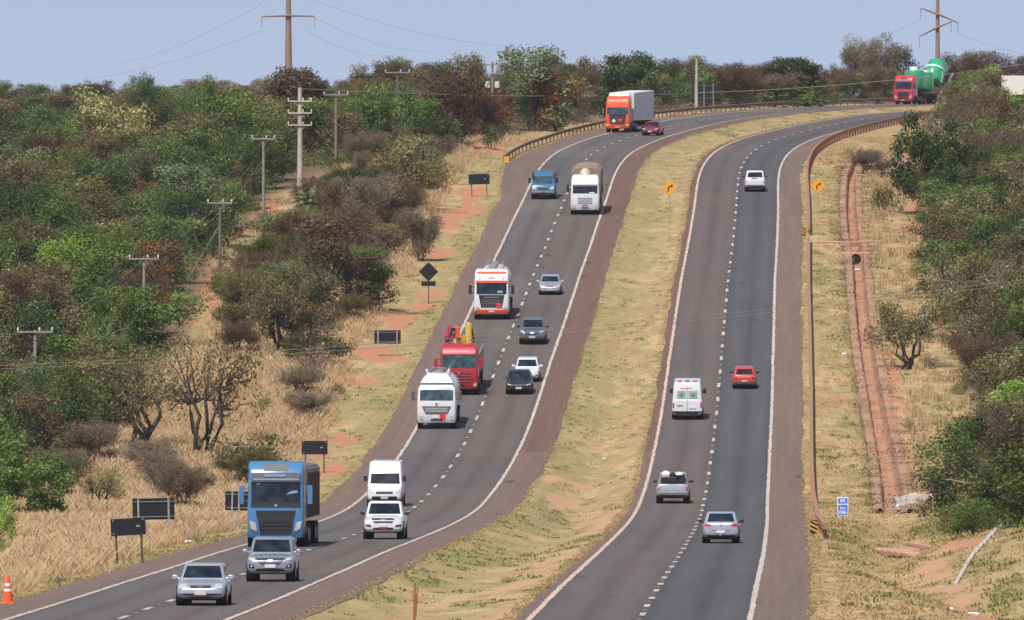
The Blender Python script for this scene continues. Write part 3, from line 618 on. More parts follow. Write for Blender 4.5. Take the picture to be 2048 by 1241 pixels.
# ================================================================ power poles and wires
def sag(a, b, s, n=14): return [a.lerp(b, i / n) - Vector((0, 0, s * 4 * (i / n) * (1 - i / n))) for i in range(n + 1)]
def wire(pts, r, mat, label, name='power_line', group=None):
    mb = MB(); mb.tube(pts, r, 5); return tag(mb.build(name, mat), label, 'power line', group)
def pole(x, ytop, yb, arms, label, mat, r=0.14, width=None, extras=True, ht=None, name='utility_pole'):
    X, Y = P(x, yb); z = float(gz(X, Y)); k = F / Y; H = (yb - ytop) / k if ht is None else ht
    e = empty(name, (X, Y, z)); tag(e, label, 'utility pole')
    mb = MB(); mb.tube([(0, 0, -0.8), (0, 0, H)], [r * 1.25, r * 0.8], 10); mb.build('pole_shaft', mat, e, smooth=True); tips = []
    for (dz, half, am) in arms:
        zz = H - dz; mb = MB(); mb.box((0, -r - 0.03, zz), (2 * half, 0.10, 0.12)); mb.tube([(-half * .5, -r - .02, zz - .03), (0, -r * .8, zz - 0.55)], 0.018, 5); mb.tube([(half * .5, -r - .02, zz - .03), (0, -r * .8, zz - 0.55)], 0.018, 5)
        a = mb.build('crossarm', am, e, 0.01)
        if extras:
            for q in (-0.95, 0.25, 0.95):
                m2 = MB(); m2.tube([(q * half, -r - .03, zz + 0.06), (q * half, -r - .03, zz + .16), (q * half, -r - .03, zz + .3)], [0.03, 0.075, 0.05], 8); m2.build('insulator', M['ceram'], a, smooth=True)
        tips.append([Vector((X + q * half, Y - r, z + zz + 0.3)) for q in (-.95, .25, .95)])
    return e, tips
pl = []
pl.append(pole(600, 180, 402, [(48 / 22.3 * .55, 1.05, M['concrete']), (2.2, 1.05, M['concrete']), (3.25, 1.05, M['concrete'])], 'tall pale concrete pole with three crossarms rising above the scrub', M['concrete'], 0.22))
pl.append(pole(527, 327, 487, [(0.15, 0.95, M['wood'])], 'pale pole with one crossarm at the edge of the trees, left of the tall pole', M['wood'], 0.12, ht=8.6))
pl.append(pole(440, 408, 570, [(0.15, 0.95, M['wood'])], 'dark wooden pole braced by a slanting stay beside the red track', M['dpole'], 0.13))
pl.append(pole(288, 516, 700, [(0.12, 1.05, M['wood'])], 'wooden pole rising out of the dense left scrub, arm level with the track', M['wood'], 0.12))
pl.append(pole(70, 664, 860, [(0.12, 1.15, M['wood'])], 'wooden pole nearest the left edge of the picture', M['wood'], 0.12))
pole(672, 188, 330, [(0.15, 1.15, M['wood'])], 'brown pole with one crossarm just right of the tall pale pole', M['brownpole'], 0.13)
pole(795, 143, 300, [(0.1, 1.2, M['wood'])], 'half hidden brown pole whose crossarm shows against the ridge trees', M['dpole'], 0.13)
e_, t_ = pole(985, 124, 262, [(0.3, 1.1, M['wood']), (1.25, 1.2, M['wood'])], 'pole carrying grey transformer tanks in front of the ridge trees', M['wood'], 0.14)
hz = 72 / 21.0
for s in (-0.5, 0.5):
    mb = MB(); mb.tube([(s, -0.3, hz + 1.0), (s, -0.3, hz + 1.65)], 0.27, 12); mb.build('transformer', M['ceram'], e_, 0.02)
pole(1393, 108, 222, [(0.2, 1.0, M['wood'])], 'pale slim pole behind the tall far sign', M['concrete'], 0.15)
g_ = G(380, 560); m_ = MB(); b0 = pl[2][0].location; m_.tube([b0 + Vector((0, 0, 4.4)), b0 + Vector((-2.6, 1, 0.0))], 0.05, 6); tag(m_.build('pole_stay', M['wood']), 'thin slanting stay leaning against the dark wooden pole', 'pole stay')
for q in range(3):
    for i in range(len(pl) - 1):
        wire(sag(pl[i][1][-1][q], pl[i + 1][1][-1][q], 0.5), 0.006, M['dwire'], 'thin wires strung between the poles along the red track', group='wires between the track poles')
t0 = Vector((pl[0][0].location.x, pl[0][0].location.y, pl[0][0].location.z + (402 - 182) / (F / pl[0][0].location.y)))
def at(x, y, Y): return Vector(((x - 1024) / F * Y, Y, ZC - (y - YH) * Y / F))
wire(sag(t0, at(1395, 186, 1330), 0.5) , 0.03, M['wire'], 'pale cable from the tall pole sagging before the ridge trees to the far sign')
wire(sag(at(1395, 186, 1330), at(2080, 124, 1300), 0.6), 0.03, M['wire'], 'pale cable running from the far sign over the green load to the right edge')
for (a, b, c, h, l) in ((738, 716, 628, 558, 'upper'), (745, 722, 634, 564, 'lower')):
    wire(sag(at(-60, a - 4, 690), at(2110, h - 6, 740), 0.75 if l == 'upper' else 0.8, 30), 0.014, M['wire'], l + ' of two thin wires crossing over both roads in mid picture')
def pylon(x, yb, Y, top, arms, label, r0, r1, mat):
    X = (x - 1024) / F * Y; z = float(gz(X, Y)); k = F / Y; H = (yb - top) / k
    e = empty('transmission_pole', (X, Y, z)); tag(e, label, 'power pylon')
    mb = MB(); zb = ZC - (yb - YH) * Y / F - z; mb.tube([(0, 0, -1), (0, 0, zb), (0, 0, zb + H)], [r0 * 1.15, r0, r1], 12); mb.build('pole_shaft', mat, e, smooth=True); ends = []
    for (pl_, pr_) in arms:
        mb = MB(); L_ = Vector(((pl_[0] - x) / k, -0.5, zb + (yb - pl_[1]) / k)); Rr = Vector(((pr_[0] - x) / k, -0.5, zb + (yb - pr_[1]) / k))
        mid = L_.lerp(Rr, 0.5); mb.tube([L_, mid + Vector((0, 0, 0.12)), Rr], [0.10, 0.2, 0.10], 6); a = mb.build('crossarm', mat, e)
        for q in (L_, Rr):
            m2 = MB(); m2.tube([q, q - Vector((0, 0, 1.6))], 0.045, 6); m2.build('insulator_string', M['dpole'], a); ends.append(Vector((X, Y, z)) + q - Vector((0, 0, 1.6)))
    return e, ends
pa, ea = pylon(577, 130, 1650, -60, [((524, 34), (629, 33))], 'thick brown transmission pole standing against the sky on the left', 0.52, 0.28, M['brownpole'])
pb, eb = pylon(1875, 108, 1700, -60, [((1841, 17), (1915, 46)), ((1838, 74), (1902, 44))], 'grey transmission pole with slanted crossarms on the right skyline', 0.34, 0.2, M['brownpole'])
zt = pa.location.z
for q, (xa, ya, xb, yb_) in enumerate(((524, 62, 150, 160), (629, 2, 1010, 92), (629, 36, 860, 104), (610, 60, 780, 112), (524, 8, 230, 130))):
    wire(sag(at(xa, ya, 1650), at(xb, yb_, 2100), 1.2), 0.02, M['dwire'], 'faint high conductors sagging away from the left transmission pole', group='conductors of the left transmission pole')
wire(sag(eb[1], at(2100, 116, 1900), 0.6), 0.02, M['dwire'], 'faint conductor running right from the right transmission pole')
wire(sag(eb[0], at(1690, 92, 2000), 0.6), 0.02, M['dwire'], 'faint conductor running left from the right transmission pole')
# ================================================================ vegetation
def leafmat(name, a, b, c=None, trans=0.25):
    m = NM(name); r = m.attr('rnd'); oi = m.n('ShaderNodeObjectInfo')
    v = m.coord('Object'); n = m.noise(v, 1.2, 3, 0.6)
    f = m.math('ADD', m.math('MULTIPLY', r, 0.7), m.math('MULTIPLY', n, 0.5)); f = m.math('ADD', f, -0.1, clamp=True)
    cc = m.mix(f, a, b)
    if c: cc = m.mix(m.math('MULTIPLY', m.math('GREATER_THAN', r, 0.86), 0.8), cc, c)
    hv = m.n('ShaderNodeHueSaturation'); m.l(cc, hv.inputs['Color'])
    m.l(m.math('ADD', m.math('MULTIPLY', oi.outputs['Random'], 0.035), 0.4825), hv.inputs['Hue'])
    m.l(m.math('ADD', m.math('MULTIPLY', oi.outputs['Random'], 0.5), 0.78), hv.inputs['Value'])
    df = m.n('ShaderNodeBsdfDiffuse'); tr = m.n('ShaderNodeBsdfTranslucent'); mx = m.n('ShaderNodeMixShader'); mx.inputs[0].default_value = trans
    m.l(hv.outputs[0], df.inputs[0]); m.l(hv.outputs[0], tr.inputs[0]); m.l(df.outputs[0], mx.inputs[1]); m.l(tr.outputs[0], mx.inputs[2])
    m.l(mx.outputs[0], m.t.nodes['Material Output'].inputs[0]); return m.m
LM = dict(
    dgreen=leafmat('dark_green_leaves', (0.022, 0.036, 0.016), (0.115, 0.155, 0.050), (0.26, 0.27, 0.12)),
    mgreen=leafmat('green_leaves', (0.045, 0.080, 0.022), (0.205, 0.28, 0.075), (0.36, 0.38, 0.15)),
    ygreen=leafmat('bright_leaves', (0.14, 0.22, 0.04), (0.36, 0.48, 0.09), (0.6, 0.6, 0.25)),
    olive=leafmat('olive_leaves', (0.075, 0.070, 0.030), (0.285, 0.255, 0.11), (0.50, 0.45, 0.24)),
    brown=leafmat('brown_leaves', (0.090, 0.060, 0.036), (0.25, 0.17, 0.10), (0.42, 0.32, 0.19)),
    maroon=leafmat('maroon_leaves', (0.060, 0.038, 0.030), (0.175, 0.105, 0.075), (0.26, 0.18, 0.13)),
    grey=leafmat('grey_twigs', (0.13, 0.10, 0.070), (0.32, 0.25, 0.18), (0.52, 0.43, 0.30)),
    rust=leafmat('rust_leaves', (0.11, 0.055, 0.025), (0.28, 0.155, 0.065), (0.42, 0.29, 0.10)),
    straw=leafmat('pale_yellow_leaves', (0.17, 0.155, 0.06), (0.42, 0.37, 0.16), (0.66, 0.60, 0.34)),
    cream=leafmat('cream_blossom', (0.13, 0.115, 0.06), (0.32, 0.28, 0.18), (0.90, 0.80, 0.62)),
    bgreen=leafmat('grey_green_leaves', (0.085, 0.110, 0.048), (0.24, 0.28, 0.125), (0.44, 0.44, 0.25)),
    orange=leafmat('orange_leaves', (0.20, 0.10, 0.02), (0.42, 0.24, 0.05), (0.55, 0.40, 0.08)))
BARK = simple('dark_bark', (0.085, 0.065, 0.055), 0.9, scale=9, var=0.4); BARKP = simple('pale_bark', (0.30, 0.26, 0.22), 0.9, scale=9, var=0.3)
def quads_at(C, N, size, r, asp=0.62):
    n = len(C); T = r.normal(size=(n, 3)); T -= (T * N).sum(1, keepdims=True) * N; T /= np.linalg.norm(T, axis=1, keepdims=True) + 1e-9
    B = np.cross(N, T); s = size[:, None]
    V = np.stack([C - T * s * .5, C - B * s * asp * .5 + T * s * 0.05, C + T * s * .5, C + B * s * asp * .5 + T * s * 0.05], 1).reshape(-1, 3)
    return V, np.arange(n * 4).reshape(-1, 4)
def clump_leaves(cl, per, size, r, flat=0.75):
    Cs, Ns, Rn, Sz = [], [], [], []
    for (c, rad) in cl:
        k = max(6, int(per * rad * rad)); d = r.normal(size=(k, 3)); d /= np.linalg.norm(d, axis=1, keepdims=True)
        q = (r.random(k) ** 0.45)[:, None]; p = d * q * rad * np.array([1, 1, flat])
        p += (r.random((k, 3)) - .5) * rad * 0.35
        nn = d * 0.8 + r.normal(size=(k, 3)) * 0.55 + np.array([0, 0, 0.35]); nn /= np.linalg.norm(nn, axis=1, keepdims=True)
        Cs.append(np.array(c) + p); Ns.append(nn); Rn.append(np.clip(r.random() * 0.55 + r.random(k) * 0.45 + 0 * q[:, 0], 0, 1)); Sz.append(size * (0.6 + 0.8 * r.random(k)))
    C = np.concatenate(Cs); N = np.concatenate(Ns); V, Q = quads_at(C, N, np.concatenate(Sz), r)
    return V, Q, np.repeat(np.concatenate(Rn), 4)
def limb(mb, a, b, r0, r1, rr, segs=4, wob=0.12, n=5):
    a, b = Vector(a), Vector(b); L_ = (b - a).length; pts = []
    for i in range(segs + 1):
        t = i / segs; p = a.lerp(b, t)
        if 0 < i < segs: p += Vector(((rr.random() - .5), (rr.random() - .5), (rr.random() - .5) * .5)) * L_ * wob * 2
        pts.append(p)
    mb.tube(pts, [r0 + (r1 - r0) * i / segs for i in range(segs + 1)], n, cap=False); return pts
PROTO = {}
def proto(kind, seed):
    key = (kind, seed)
    if key in PROTO: return PROTO[key]
    r = np.random.default_rng(100 + seed * 13 + len(kind)); rr = random.Random(seed * 31 + len(kind)); mb = MB(); cl = []
    if kind == 'round':                        # bushy broadleaf, crown almost to the ground
        H, W = 4.8, 2.5; base = [Vector((0, 0, 0))]
        for i in range(30):
            a = rr.random() * 6.283; t = rr.random() ** .6; z = 0.8 + 3.3 * rr.random(); w_ = W * math.sqrt(max(0.05, 1 - ((z - 2.4) / 2.6) ** 2)) * t * 0.85
            cl.append(((w_ * math.cos(a), w_ * math.sin(a), z), 0.4 + 0.55 * rr.random()))
        limb(mb, (0, 0, -0.5), (0.1, 0, 2.0), 0.16, 0.1, rr)
        for c, _ in cl[::3]: limb(mb, (0.05, 0, 1.0 + rr.random() * .8), c, 0.07, 0.02, rr, 3)
        lv = clump_leaves(cl, 330, 0.165, r, .9)
    elif kind == 'dense':                      # heavy closed crown on a short trunk
        limb(mb, (0, 0, -0.5), (0.1, 0, 2.4), 0.22, 0.14, rr)
        for i in range(64):
            a = rr.random() * 6.283; z = 1.1 + 3.9 * rr.random(); w_ = 2.5 * math.sqrt(max(0.04, 1 - ((z - 2.9) / 2.7) ** 2)) * rr.random() ** .45; cl.append(((w_ * math.cos(a), w_ * math.sin(a), z), 0.4 + 0.45 * rr.random()))
        lv = clump_leaves(cl, 420, 0.19, r, .85)
    elif kind == 'tall':                       # taller, lumpy crown with gaps and a visible trunk
        limb(mb, (0, 0, -0.5), (0.2, 0, 3.0), 0.17, 0.1, rr)
        for i in range(17):
            a = rr.random() * 6.283; z = 2.6 + 3.2 * rr.random(); w_ = (0.5 + 1.6 * rr.random()) * (1.1 if z < 5 else .7)
            c = (w_ * math.cos(a), w_ * math.sin(a), z); cl.append((c, 0.5 + 0.5 * rr.random())); limb(mb, (0.1, 0, 1.6 + 1.5 * rr.random()), c, 0.06, 0.015, rr, 4)
        for i in range(6):
            a = rr.random() * 6.283; cl.append(((1.2 * math.cos(a), 1.2 * math.sin(a), 0.7 + rr.random()), 0.7))
        lv = clump_leaves(cl, 330, 0.165, r, .9)
    elif kind in ('spread', 'sparse'):                     # open savanna tree: dark forking trunk, loose wide crown
        st = []
        for i in range(5):
            a = i * 1.4 + rr.random(); e = Vector((0.8 * math.cos(a), 0.8 * math.sin(a), 1.5 + rr.random() * .7)); limb(mb, (0, 0, -0.4), e, 0.13, 0.07, rr, 5); st.append(e)
        for e in st:
            for j in range(9):
                a = rr.random() * 6.283; u = rr.random(); q = e + Vector((1.7 * math.cos(a) * u + e.x * .8, 1.7 * math.sin(a) * u + e.y * .8, -0.2 + 2.3 * rr.random() * (1.1 - u * .6))); limb(mb, e, q, 0.045, 0.012, rr, 4, 0.18, 4); cl.append((tuple(q), 0.35 + 0.35 * rr.random()))
                if rr.random() < .4: cl.append((tuple(q * .8), 0.4))
        lv = clump_leaves(cl, 330 if kind == 'spread' else 120, 0.13, r, 1.0)
    elif kind == 'bare':                       # leafless: a haze of fine twigs
        for i in range(7):
            a = rr.random() * 6.283; e = Vector((0.7 * math.cos(a), 0.7 * math.sin(a), 1.6 + rr.random())); limb(mb, (0, 0, -0.4), e, 0.08, 0.045, rr, 4)
            for j in range(6):
                a2 = rr.random() * 6.283; f = e + Vector((1.0 * math.cos(a2) + e.x * .4, 1.0 * math.sin(a2) + e.y * .4, 0.3 + 1.5 * rr.random())); limb(mb, e, f, 0.035, 0.014, rr, 3, .15, 4); cl.append((tuple(f), 0.6)); cl.append((tuple((e + f) * .5), 0.55))
        for i in range(10):
            a = rr.random() * 6.283; cl.append(((1.3 * math.cos(a) * rr.random(), 1.3 * math.sin(a), 0.4 + 1.2 * rr.random()), 0.6))
        C_, N_, R_, S_ = [], [], [], []
        for (c, rad) in cl:
            k = int(150 * rad); d = r.normal(size=(k, 3)); d /= np.linalg.norm(d, axis=1, keepdims=True); C_.append(np.array(c) + d * rad * (r.random(k) ** .5)[:, None]); R_.append(np.clip(r.random() * .5 + r.random(k) * .45, 0, 1)); nn = np.cross(d + np.array([0, 0, .6]), r.normal(size=(k, 3))); N_.append(nn / (np.linalg.norm(nn, axis=1, keepdims=True) + 1e-9)); S_.append(.25 + .4 * r.random(k))
        V1, Q1 = quads_at(np.concatenate(C_), np.concatenate(N_), np.concatenate(S_), r, 0.07); rn1 = np.repeat(np.concatenate(R_), 4)
        V2, Q2, rn2 = clump_leaves(cl, 60, 0.10, r, 1.0); lv = (np.concatenate([V1, V2]), np.concatenate([Q1, Q2 + len(V1)]), np.concatenate([rn1, rn2]))
    elif kind == 'bush':
        for i in range(12):
            a = rr.random() * 6.283; t = rr.random(); cl.append(((1.1 * t * math.cos(a), 1.1 * t * math.sin(a), 0.35 + 1.1 * rr.random() * (1 - t * .5)), 0.4 + .3 * rr.random()))
        for i in range(5): limb(mb, (0, 0, -.2), cl[i][0], 0.03, 0.012, rr, 3)
        lv = clump_leaves(cl, 420, 0.11, r)
    elif kind == 'thin':                       # sparse sapling scrub
        for i in range(9):
            a = rr.random() * 6.283; e = (0.9 * math.cos(a) * rr.random(), 0.9 * math.sin(a) * rr.random(), 1.2 + 1.6 * rr.random()); limb(mb, (0.1 * math.cos(a), .1 * math.sin(a), -.2), e, 0.03, 0.012, rr, 4, .12, 4); cl.append((e, .4)); cl.append(((e[0] * .7, e[1] * .7, e[2] * .65), .35))
        lv = clump_leaves(cl, 200, 0.10, r)
    V, Q, rn = lv
    zmax = V[:, 2].max(); wmax = np.percentile(np.abs(V[:, :2]), 97)
    lo = mesh_np('crown', V, Q, LM['dgreen'], None, dict(rnd=rn)); me = lo.data; bpy.data.objects.remove(lo)
    tm = bpy.data.meshes.new('trunk'); tm.from_pydata([tuple(p) for p in mb.v], [], mb.f); tm.materials.append(BARK)
    for p in tm.polygons: p.use_smooth = True
    PROTO[key] = (me, tm, zmax, wmax); return PROTO[key]
NAMES = dict(sparse='savanna_tree', dense='broadleaf_tree', round='broadleaf_tree', tall='scrub_tree', spread='savanna_tree', bare='bare_tree', bush='shrub', thin='sapling_scrub')
CATS = dict(sparse='tree', dense='tree', round='tree', tall='tree', spread='tree', bare='tree', bush='shrub', thin='shrub')
def tree(kind, seed, X, Y, h, w, pal, label, group=None, bark=None, dz=-0.1, lean=0.0, name=None):
    me, tm, zm, wm = proto(kind, seed); e = empty(name or NAMES[kind], (X, Y, float(gz(X, Y)) + dz), (0, lean, random.random() * 6.283 if not lean else 0))
    e.scale = (w / (2 * wm), w / (2 * wm), h / zm)
    for nm, d, mt in (('trunk', tm, bark or BARK), ('crown', me, LM[pal])):
        o = bpy.data.objects.new(nm, d); COL.objects.link(o); o.parent = e; o.material_slots[0].link = 'OBJECT'; o.material_slots[0].material = mt
    tag(e, label, CATS[kind], group); return e
def tpx(kind, seed, x, yb, ytop, wpx, pal, label, group=None, **kw):
    X, Y = P(x, yb); k = F / Y; return tree(kind, seed, X, Y, (yb - ytop) / k, wpx / k, pal, label, group, **kw)
# --- individual trees the photo singles out
HERO = [
 ('sparse',1,285,905,650,250,'olive','twisted dark savanna tree with thin olive foliage, left of the leaning one'),
 ('sparse',5,405,930,622,215,'straw','leaning savanna tree with pale yellow-green crown tips above the green bush'),
 ('spread',2,562,712,500,175,'olive','olive savanna tree on a single dark trunk in the dry grass, middle left'),
 ('tall',2,690,628,425,190,'brown','tall brown-leaved tree with dark forked trunks left of the diamond sign'),
 ('round',1,742,622,520,100,'dgreen','dark green low crown at the foot of the tall brown tree'),
 ('spread',3,822,425,262,165,'straw','pale olive tree with a flat open crown left of the farthest sign board'),
 ('bare',1,735,470,335,130,'grey','grey leafless tree between the palm and the pale olive tree'),
 ('bare',4,840,520,400,80,'grey','small grey leafless tree below the pale olive tree'),
 ('bush',1,845,502,455,50,'bgreen','small grey-green shrub on the verge above the diamond sign'),
 ('bush',2,505,965,862,175,'bgreen','wide grey-green bush just above the blue truck'),
 ('bush',3,432,1062,1022,60,'bgreen','low green bush beside the sign behind the truck mirror'),
 ('dense',2,62,1050,905,150,'mgreen','bushy green tree at the left edge with dark lower branches'),
 ('round',6,-12,1130,985,80,'ygreen','bright green crown cut by the left edge low down'),
 ('bush',4,525,835,790,46,'olive','small dark olive bush alone in the dry grass, middle left'),
 ('bush',5,675,800,755,40,'olive','small olive bush left of the red truck verge'),
 ('bare',2,300,945,870,110,'grey','tangle of grey dry branches under the two savanna trees'),
 ('thin',1,625,780,640,90,'grey','thin grey saplings in the dry grass right of the olive tree'),
 ('dense',3,1862,425,206,138,'dgreen','big dark green tree standing out beside the right bend'),
 ('bush',6,1771,420,360,64,'olive','dark olive shrub alone on the right slope left of the red soil'),
 ('spread',4,1815,735,570,150,'olive','open olive tree overhanging the red channel'),
 ('bare',3,1735,345,290,60,'grey','faint leafless shrub at the top end of the red channel'),
 ('bare',5,1750,204,58,100,'grey','tall leafless grey tree on the skyline left of the red truck'),
 ('tall',4,1808,203,85,90,'dgreen','dark tree behind the red cab on the skyline'),
 ('bare',6,1950,204,92,130,'brown','wide bare brown tree behind the green load'),
 ('bare',1,2040,204,98,70,'grey','grey bare tree at the right edge above the white billboard'),
 ('round',5,1955,268,205,80,'mgreen','round green bush below the white billboard'),
 ('dense',1,600,300,128,120,'maroon','dark maroon tree right below the left transmission pole'),
 ('tall',5,288,330,140,50,'dgreen','small green tree rising alone above the left skyline'),
 ('tall',3,421,330,142,44,'mgreen','slender green tree top between the skyline tree and the left transmission pole'),
 ('round',2,480,345,182,160,'mgreen','broad bright green tree on the ridge left of the tall pale pole'),
 ('round',3,225,350,165,150,'straw','pale yellow-leaved tree on the left ridge'),
 ('tall',1,1075,262,84,150,'bgreen','high light green tree crowning the middle skyline'),
 ('round',5,1110,262,135,90,'orange','orange-brown autumn tree below the light green skyline tree'),
 ('dense',2,1255,250,98,110,'dgreen','dark green tree behind the orange cab truck'),
 ('round',4,900,300,125,120,'maroon','dark reddish tree on the middle ridge left of the transformer pole'),
 ('tall',4,925,282,105,100,'olive','olive tree right of the dark reddish ridge tree'),
 ('round',6,782,322,152,120,'mgreen','light green tree behind the half hidden brown pole'),
 ('round',3,1395,216,118,90,'mgreen','green tree with dark shade right behind the tall far sign'),
 ('dense',1,1590,212,110,110,'dgreen','dark green domed tree on the right half of the skyline'),
 ('bush',3,1600,214,160,190,'mgreen','long low green thicket behind the far guardrail'),
 ('bush',1,1540,212,135,120,'rust','reddish thicket above the low green thicket'),
 ('bush',5,1640,190,130,130,'rust','rusty brown crown left of the tall leafless tree'),
 ('bush',2,985,300,235,40,'dgreen','narrow dark green shrub just above the far guardrail end'),
 ('round',6,470,640,545,90,'mgreen','green thicket at the foot of the dark wooden pole'),
 ('spread',5,1930,640,480,150,'cream','tree with cream blossom at the right edge'),
 ('spread',1,2030,660,490,90,'cream','second cream-blossomed tree cut by the right edge'),
 ('spread',3,2020,880,760,110,'cream','low cream-blossomed tree at the right edge, lower down'),
 ('round',4,2040,720,590,70,'ygreen','vivid green crown at the right edge between the cream trees'),
 ('tall',2,2030,400,300,90,'ygreen','yellow-green bright tree at the upper right edge'),
 ('round',3,1925,605,495,60,'ygreen','vivid green climber-covered tree among the olive right trees'),
 ('round',1,1985,500,420,70,'rust','rust-coloured tree in the right scrub'),
 ('round',2,1940,1085,1000,110,'mgreen','green thicket above the white chute'),
 ('tall',6,2010,1075,900,70,'olive','olive tree with a pale slanting stem above the white chute'),
 ('bush',6,1905,1075,1010,60,'olive','dark olive bush beside the concrete apron'),
 ('thin',2,1850,1030,985,70,'olive','thin scrub growing over the pale concrete apron'),
]
PALM = True
taken = []
for i, (k, sd, x, yb, yt, wp, pal, lab) in enumerate(HERO):
    e = tpx(k, sd, x, yb, yt, wp, pal, lab); taken.append((e.location.x, e.location.y, 1.4))
def palm():
    X, Y = P(620, 468); k = F / Y; z = float(gz(X, Y)); e = empty('palm_tree', (X, Y, z)); tag(e, 'green palm tree with drooping fronds just below the tall pale pole', 'palm')
    mb = MB(); rr = random.Random(2); limb(mb, (0, 0, -.4), (0.05, 0, 2.2), 0.16, 0.13, rr, 5, 0.03, 8); mb.build('trunk', BARKP, e, smooth=True)
    V, Q, rn = [], [], []
    for i in range(26):
        a = i * 2.4; L_ = 2.0 * (0.8 + .3 * rr.random()); el = 0.2 + 1.1 * ((i * 7) % 26) / 26; p = Vector((0, 0, 2.2)); d = Vector((math.cos(a) * math.cos(el), math.sin(a) * math.cos(el), math.sin(el)))
        for s in range(9):
            q = p + d * L_ / 9; sd = d.cross(Vector((0, 0, 1))).normalized(); wl = 0.42 * math.sin(math.pi * (s + .8) / 10.2)
            for sg in (-1, 1):
                b = len(V); tip = q + sd * sg * wl + d * 0.1 - Vector((0, 0, wl * .55)); V += [p, q, tip, p.lerp(tip, .8) - d * .05]; Q.append((b, b + 1, b + 2, b + 3)); rn += [rr.random()] * 4
            p = q; d = (d - Vector((0, 0, 0.17))).normalized()
    o = mesh_np('fronds', np.array([tuple(v) for v in V]), Q, LM['bgreen'], e, dict(rnd=np.array(rn))); 
palm()
# --- scattered individuals
def blocked(px, Y):                            # keep sight lines to the things behind
    return (200 < px < 520 and dep(975) < Y < dep(760)) or (1368 < px < 1450 and 1250 < Y < dep(216)) or (560 < px < 700 and dep(395) < Y < dep(330)) or (1790 < px < 1868 and dep(560) < Y < dep(430))
def scatter(zone, n, sampler, accept, pals, kinds, hs, ws, place, group, dx, dy, seed):
    r = random.Random(seed); pts = []; tries = 0
    while len(pts) < n and tries < n * 160:
        tries += 1; X, Y = sampler(r)
        px = 1024 + F * X / Y
        if not accept(X, Y, px) or blocked(px, Y): continue
        if any(abs(X - a) < dx and abs(Y - b) < dy and ((X - a) / dx) ** 2 + ((Y - b) / dy) ** 2 < 1 for a, b in pts): continue
        if any(abs(X - a) < 1.6 and abs(Y - b) < 6 for a, b, _ in taken): continue
        pts.append((X, Y))
    desc = dict(dgreen='dark green', mgreen='green', ygreen='bright yellow-green', olive='olive', brown='brown', maroon='dark reddish', grey='grey leafless', rust='rust-coloured', straw='pale yellow', cream='cream-blossomed', bgreen='grey-green', orange='orange')
    shp = dict(round='rounded bushy tree', tall='upright lumpy tree', spread='open-crowned tree', bare='twiggy tree', bush='low shrub', thin='thin scrub')
    for X, Y in pts:
        pal = r.choices([p for p, _ in pals], [q for _, q in pals])[0]
        kind = r.choices([p for p, _ in kinds], [q for _, q in kinds])[0]
        if pal in ('grey',): kind = 'bare' if kind != 'bush' else 'thin'
        if pal in ('brown', 'maroon') and r.random() < .45: kind = 'bare'
        h = hs[0] + (hs[1] - hs[0]) * r.random(); w_ = ws[0] + (ws[1] - ws[0]) * r.random()
        if kind in ('bush', 'thin'): h *= .5; w_ *= .8
        tree(kind, r.randint(1, 6), X, Y, h, w_, pal, '%s %s %s' % (desc[pal], shp[kind] if desc[pal] != 'grey leafless' else shp[kind].replace('twiggy ', '').replace('thin ', ''), place(X, Y)), group + ', ' + desc[pal] + ' ' + kind, bark=BARKP if r.random() < .35 else None)
def rowpos(Y):
    return 'nearest the camera' if Y < 700 else 'low on the slope' if Y < 830 else 'halfway up the slope' if Y < 980 else 'high on the slope'
vg = lambda Y: np.interp(Y, [380, 460, 560, 720, 800, 980, 1100], [0.8, 1.1, 1.9, 3.6, 4.4, 4.8, 3.0])
def r0(X, Y): return float(fbm(X / 3.0, Y / 14.0, 91))
def grassgap(px, Y):
    py = float(np.interp(Y, YG, YPX))
    for cx, cy, rx, ry in ((650, 365, 90, 42), (690, 690, 70, 60), (760, 460, 50, 50), (860, 420, 60, 40), (600, 455, 60, 28), (720, 380, 40, 20), (930, 330, 70, 25), (700, 790, 80, 60), (560, 790, 120, 60), (800, 520, 30, 40), (780, 600, 40, 50)):
        if ((px - cx) / rx) ** 2 + ((py - cy) / ry) ** 2 < 1: return False
    return True
track = path([(380,650),(430,575),(470,520),(530,470),(560,400),(640,350)])
def ontrack(X, Y): return 800 < Y < 1040 and abs(X - along(track, Y)) < 2.4
scatter('left', 190, lambda r: (-60 + 60 * r.random(), 560 + 560 * r.random()), lambda X, Y, px: -60 < px < 900 and lsh(Y) - X > fedge_l(Y) + 1 and not ontrack(X, Y),
        [('mgreen', 38), ('dgreen', 26), ('olive', 16), ('brown', 8), ('maroon', 3), ('grey', 3), ('rust', 3), ('ygreen', 1), ('bgreen', 3)], [('round', 5), ('tall', 5), ('spread', 2)],
        (4.0, 6.4), (3.6, 5.8), lambda X, Y: 'in the left scrub, ' + rowpos(Y), 'trees of the left scrub', 2.5, 12, 11)
scatter('leftridge', 75, lambda r: (-72 + 62 * r.random(), 1110 + 420 * r.random()), lambda X, Y, px: -60 < px < 760 and lsh(Y) - X > fedge_l(Y) + 1,
        [('grey', 18), ('brown', 22), ('olive', 24), ('mgreen', 16), ('dgreen', 12), ('maroon', 6), ('straw', 5), ('rust', 3)], [('round', 4), ('tall', 3), ('bare', 2), ('bush', 1)],
        (2.2, 3.8), (3.4, 6), lambda X, Y: 'on the left ridge, ' + ('behind its crest' if Y > 1350 else 'below its crest'), 'trees of the left ridge', 4.0, 20, 12)
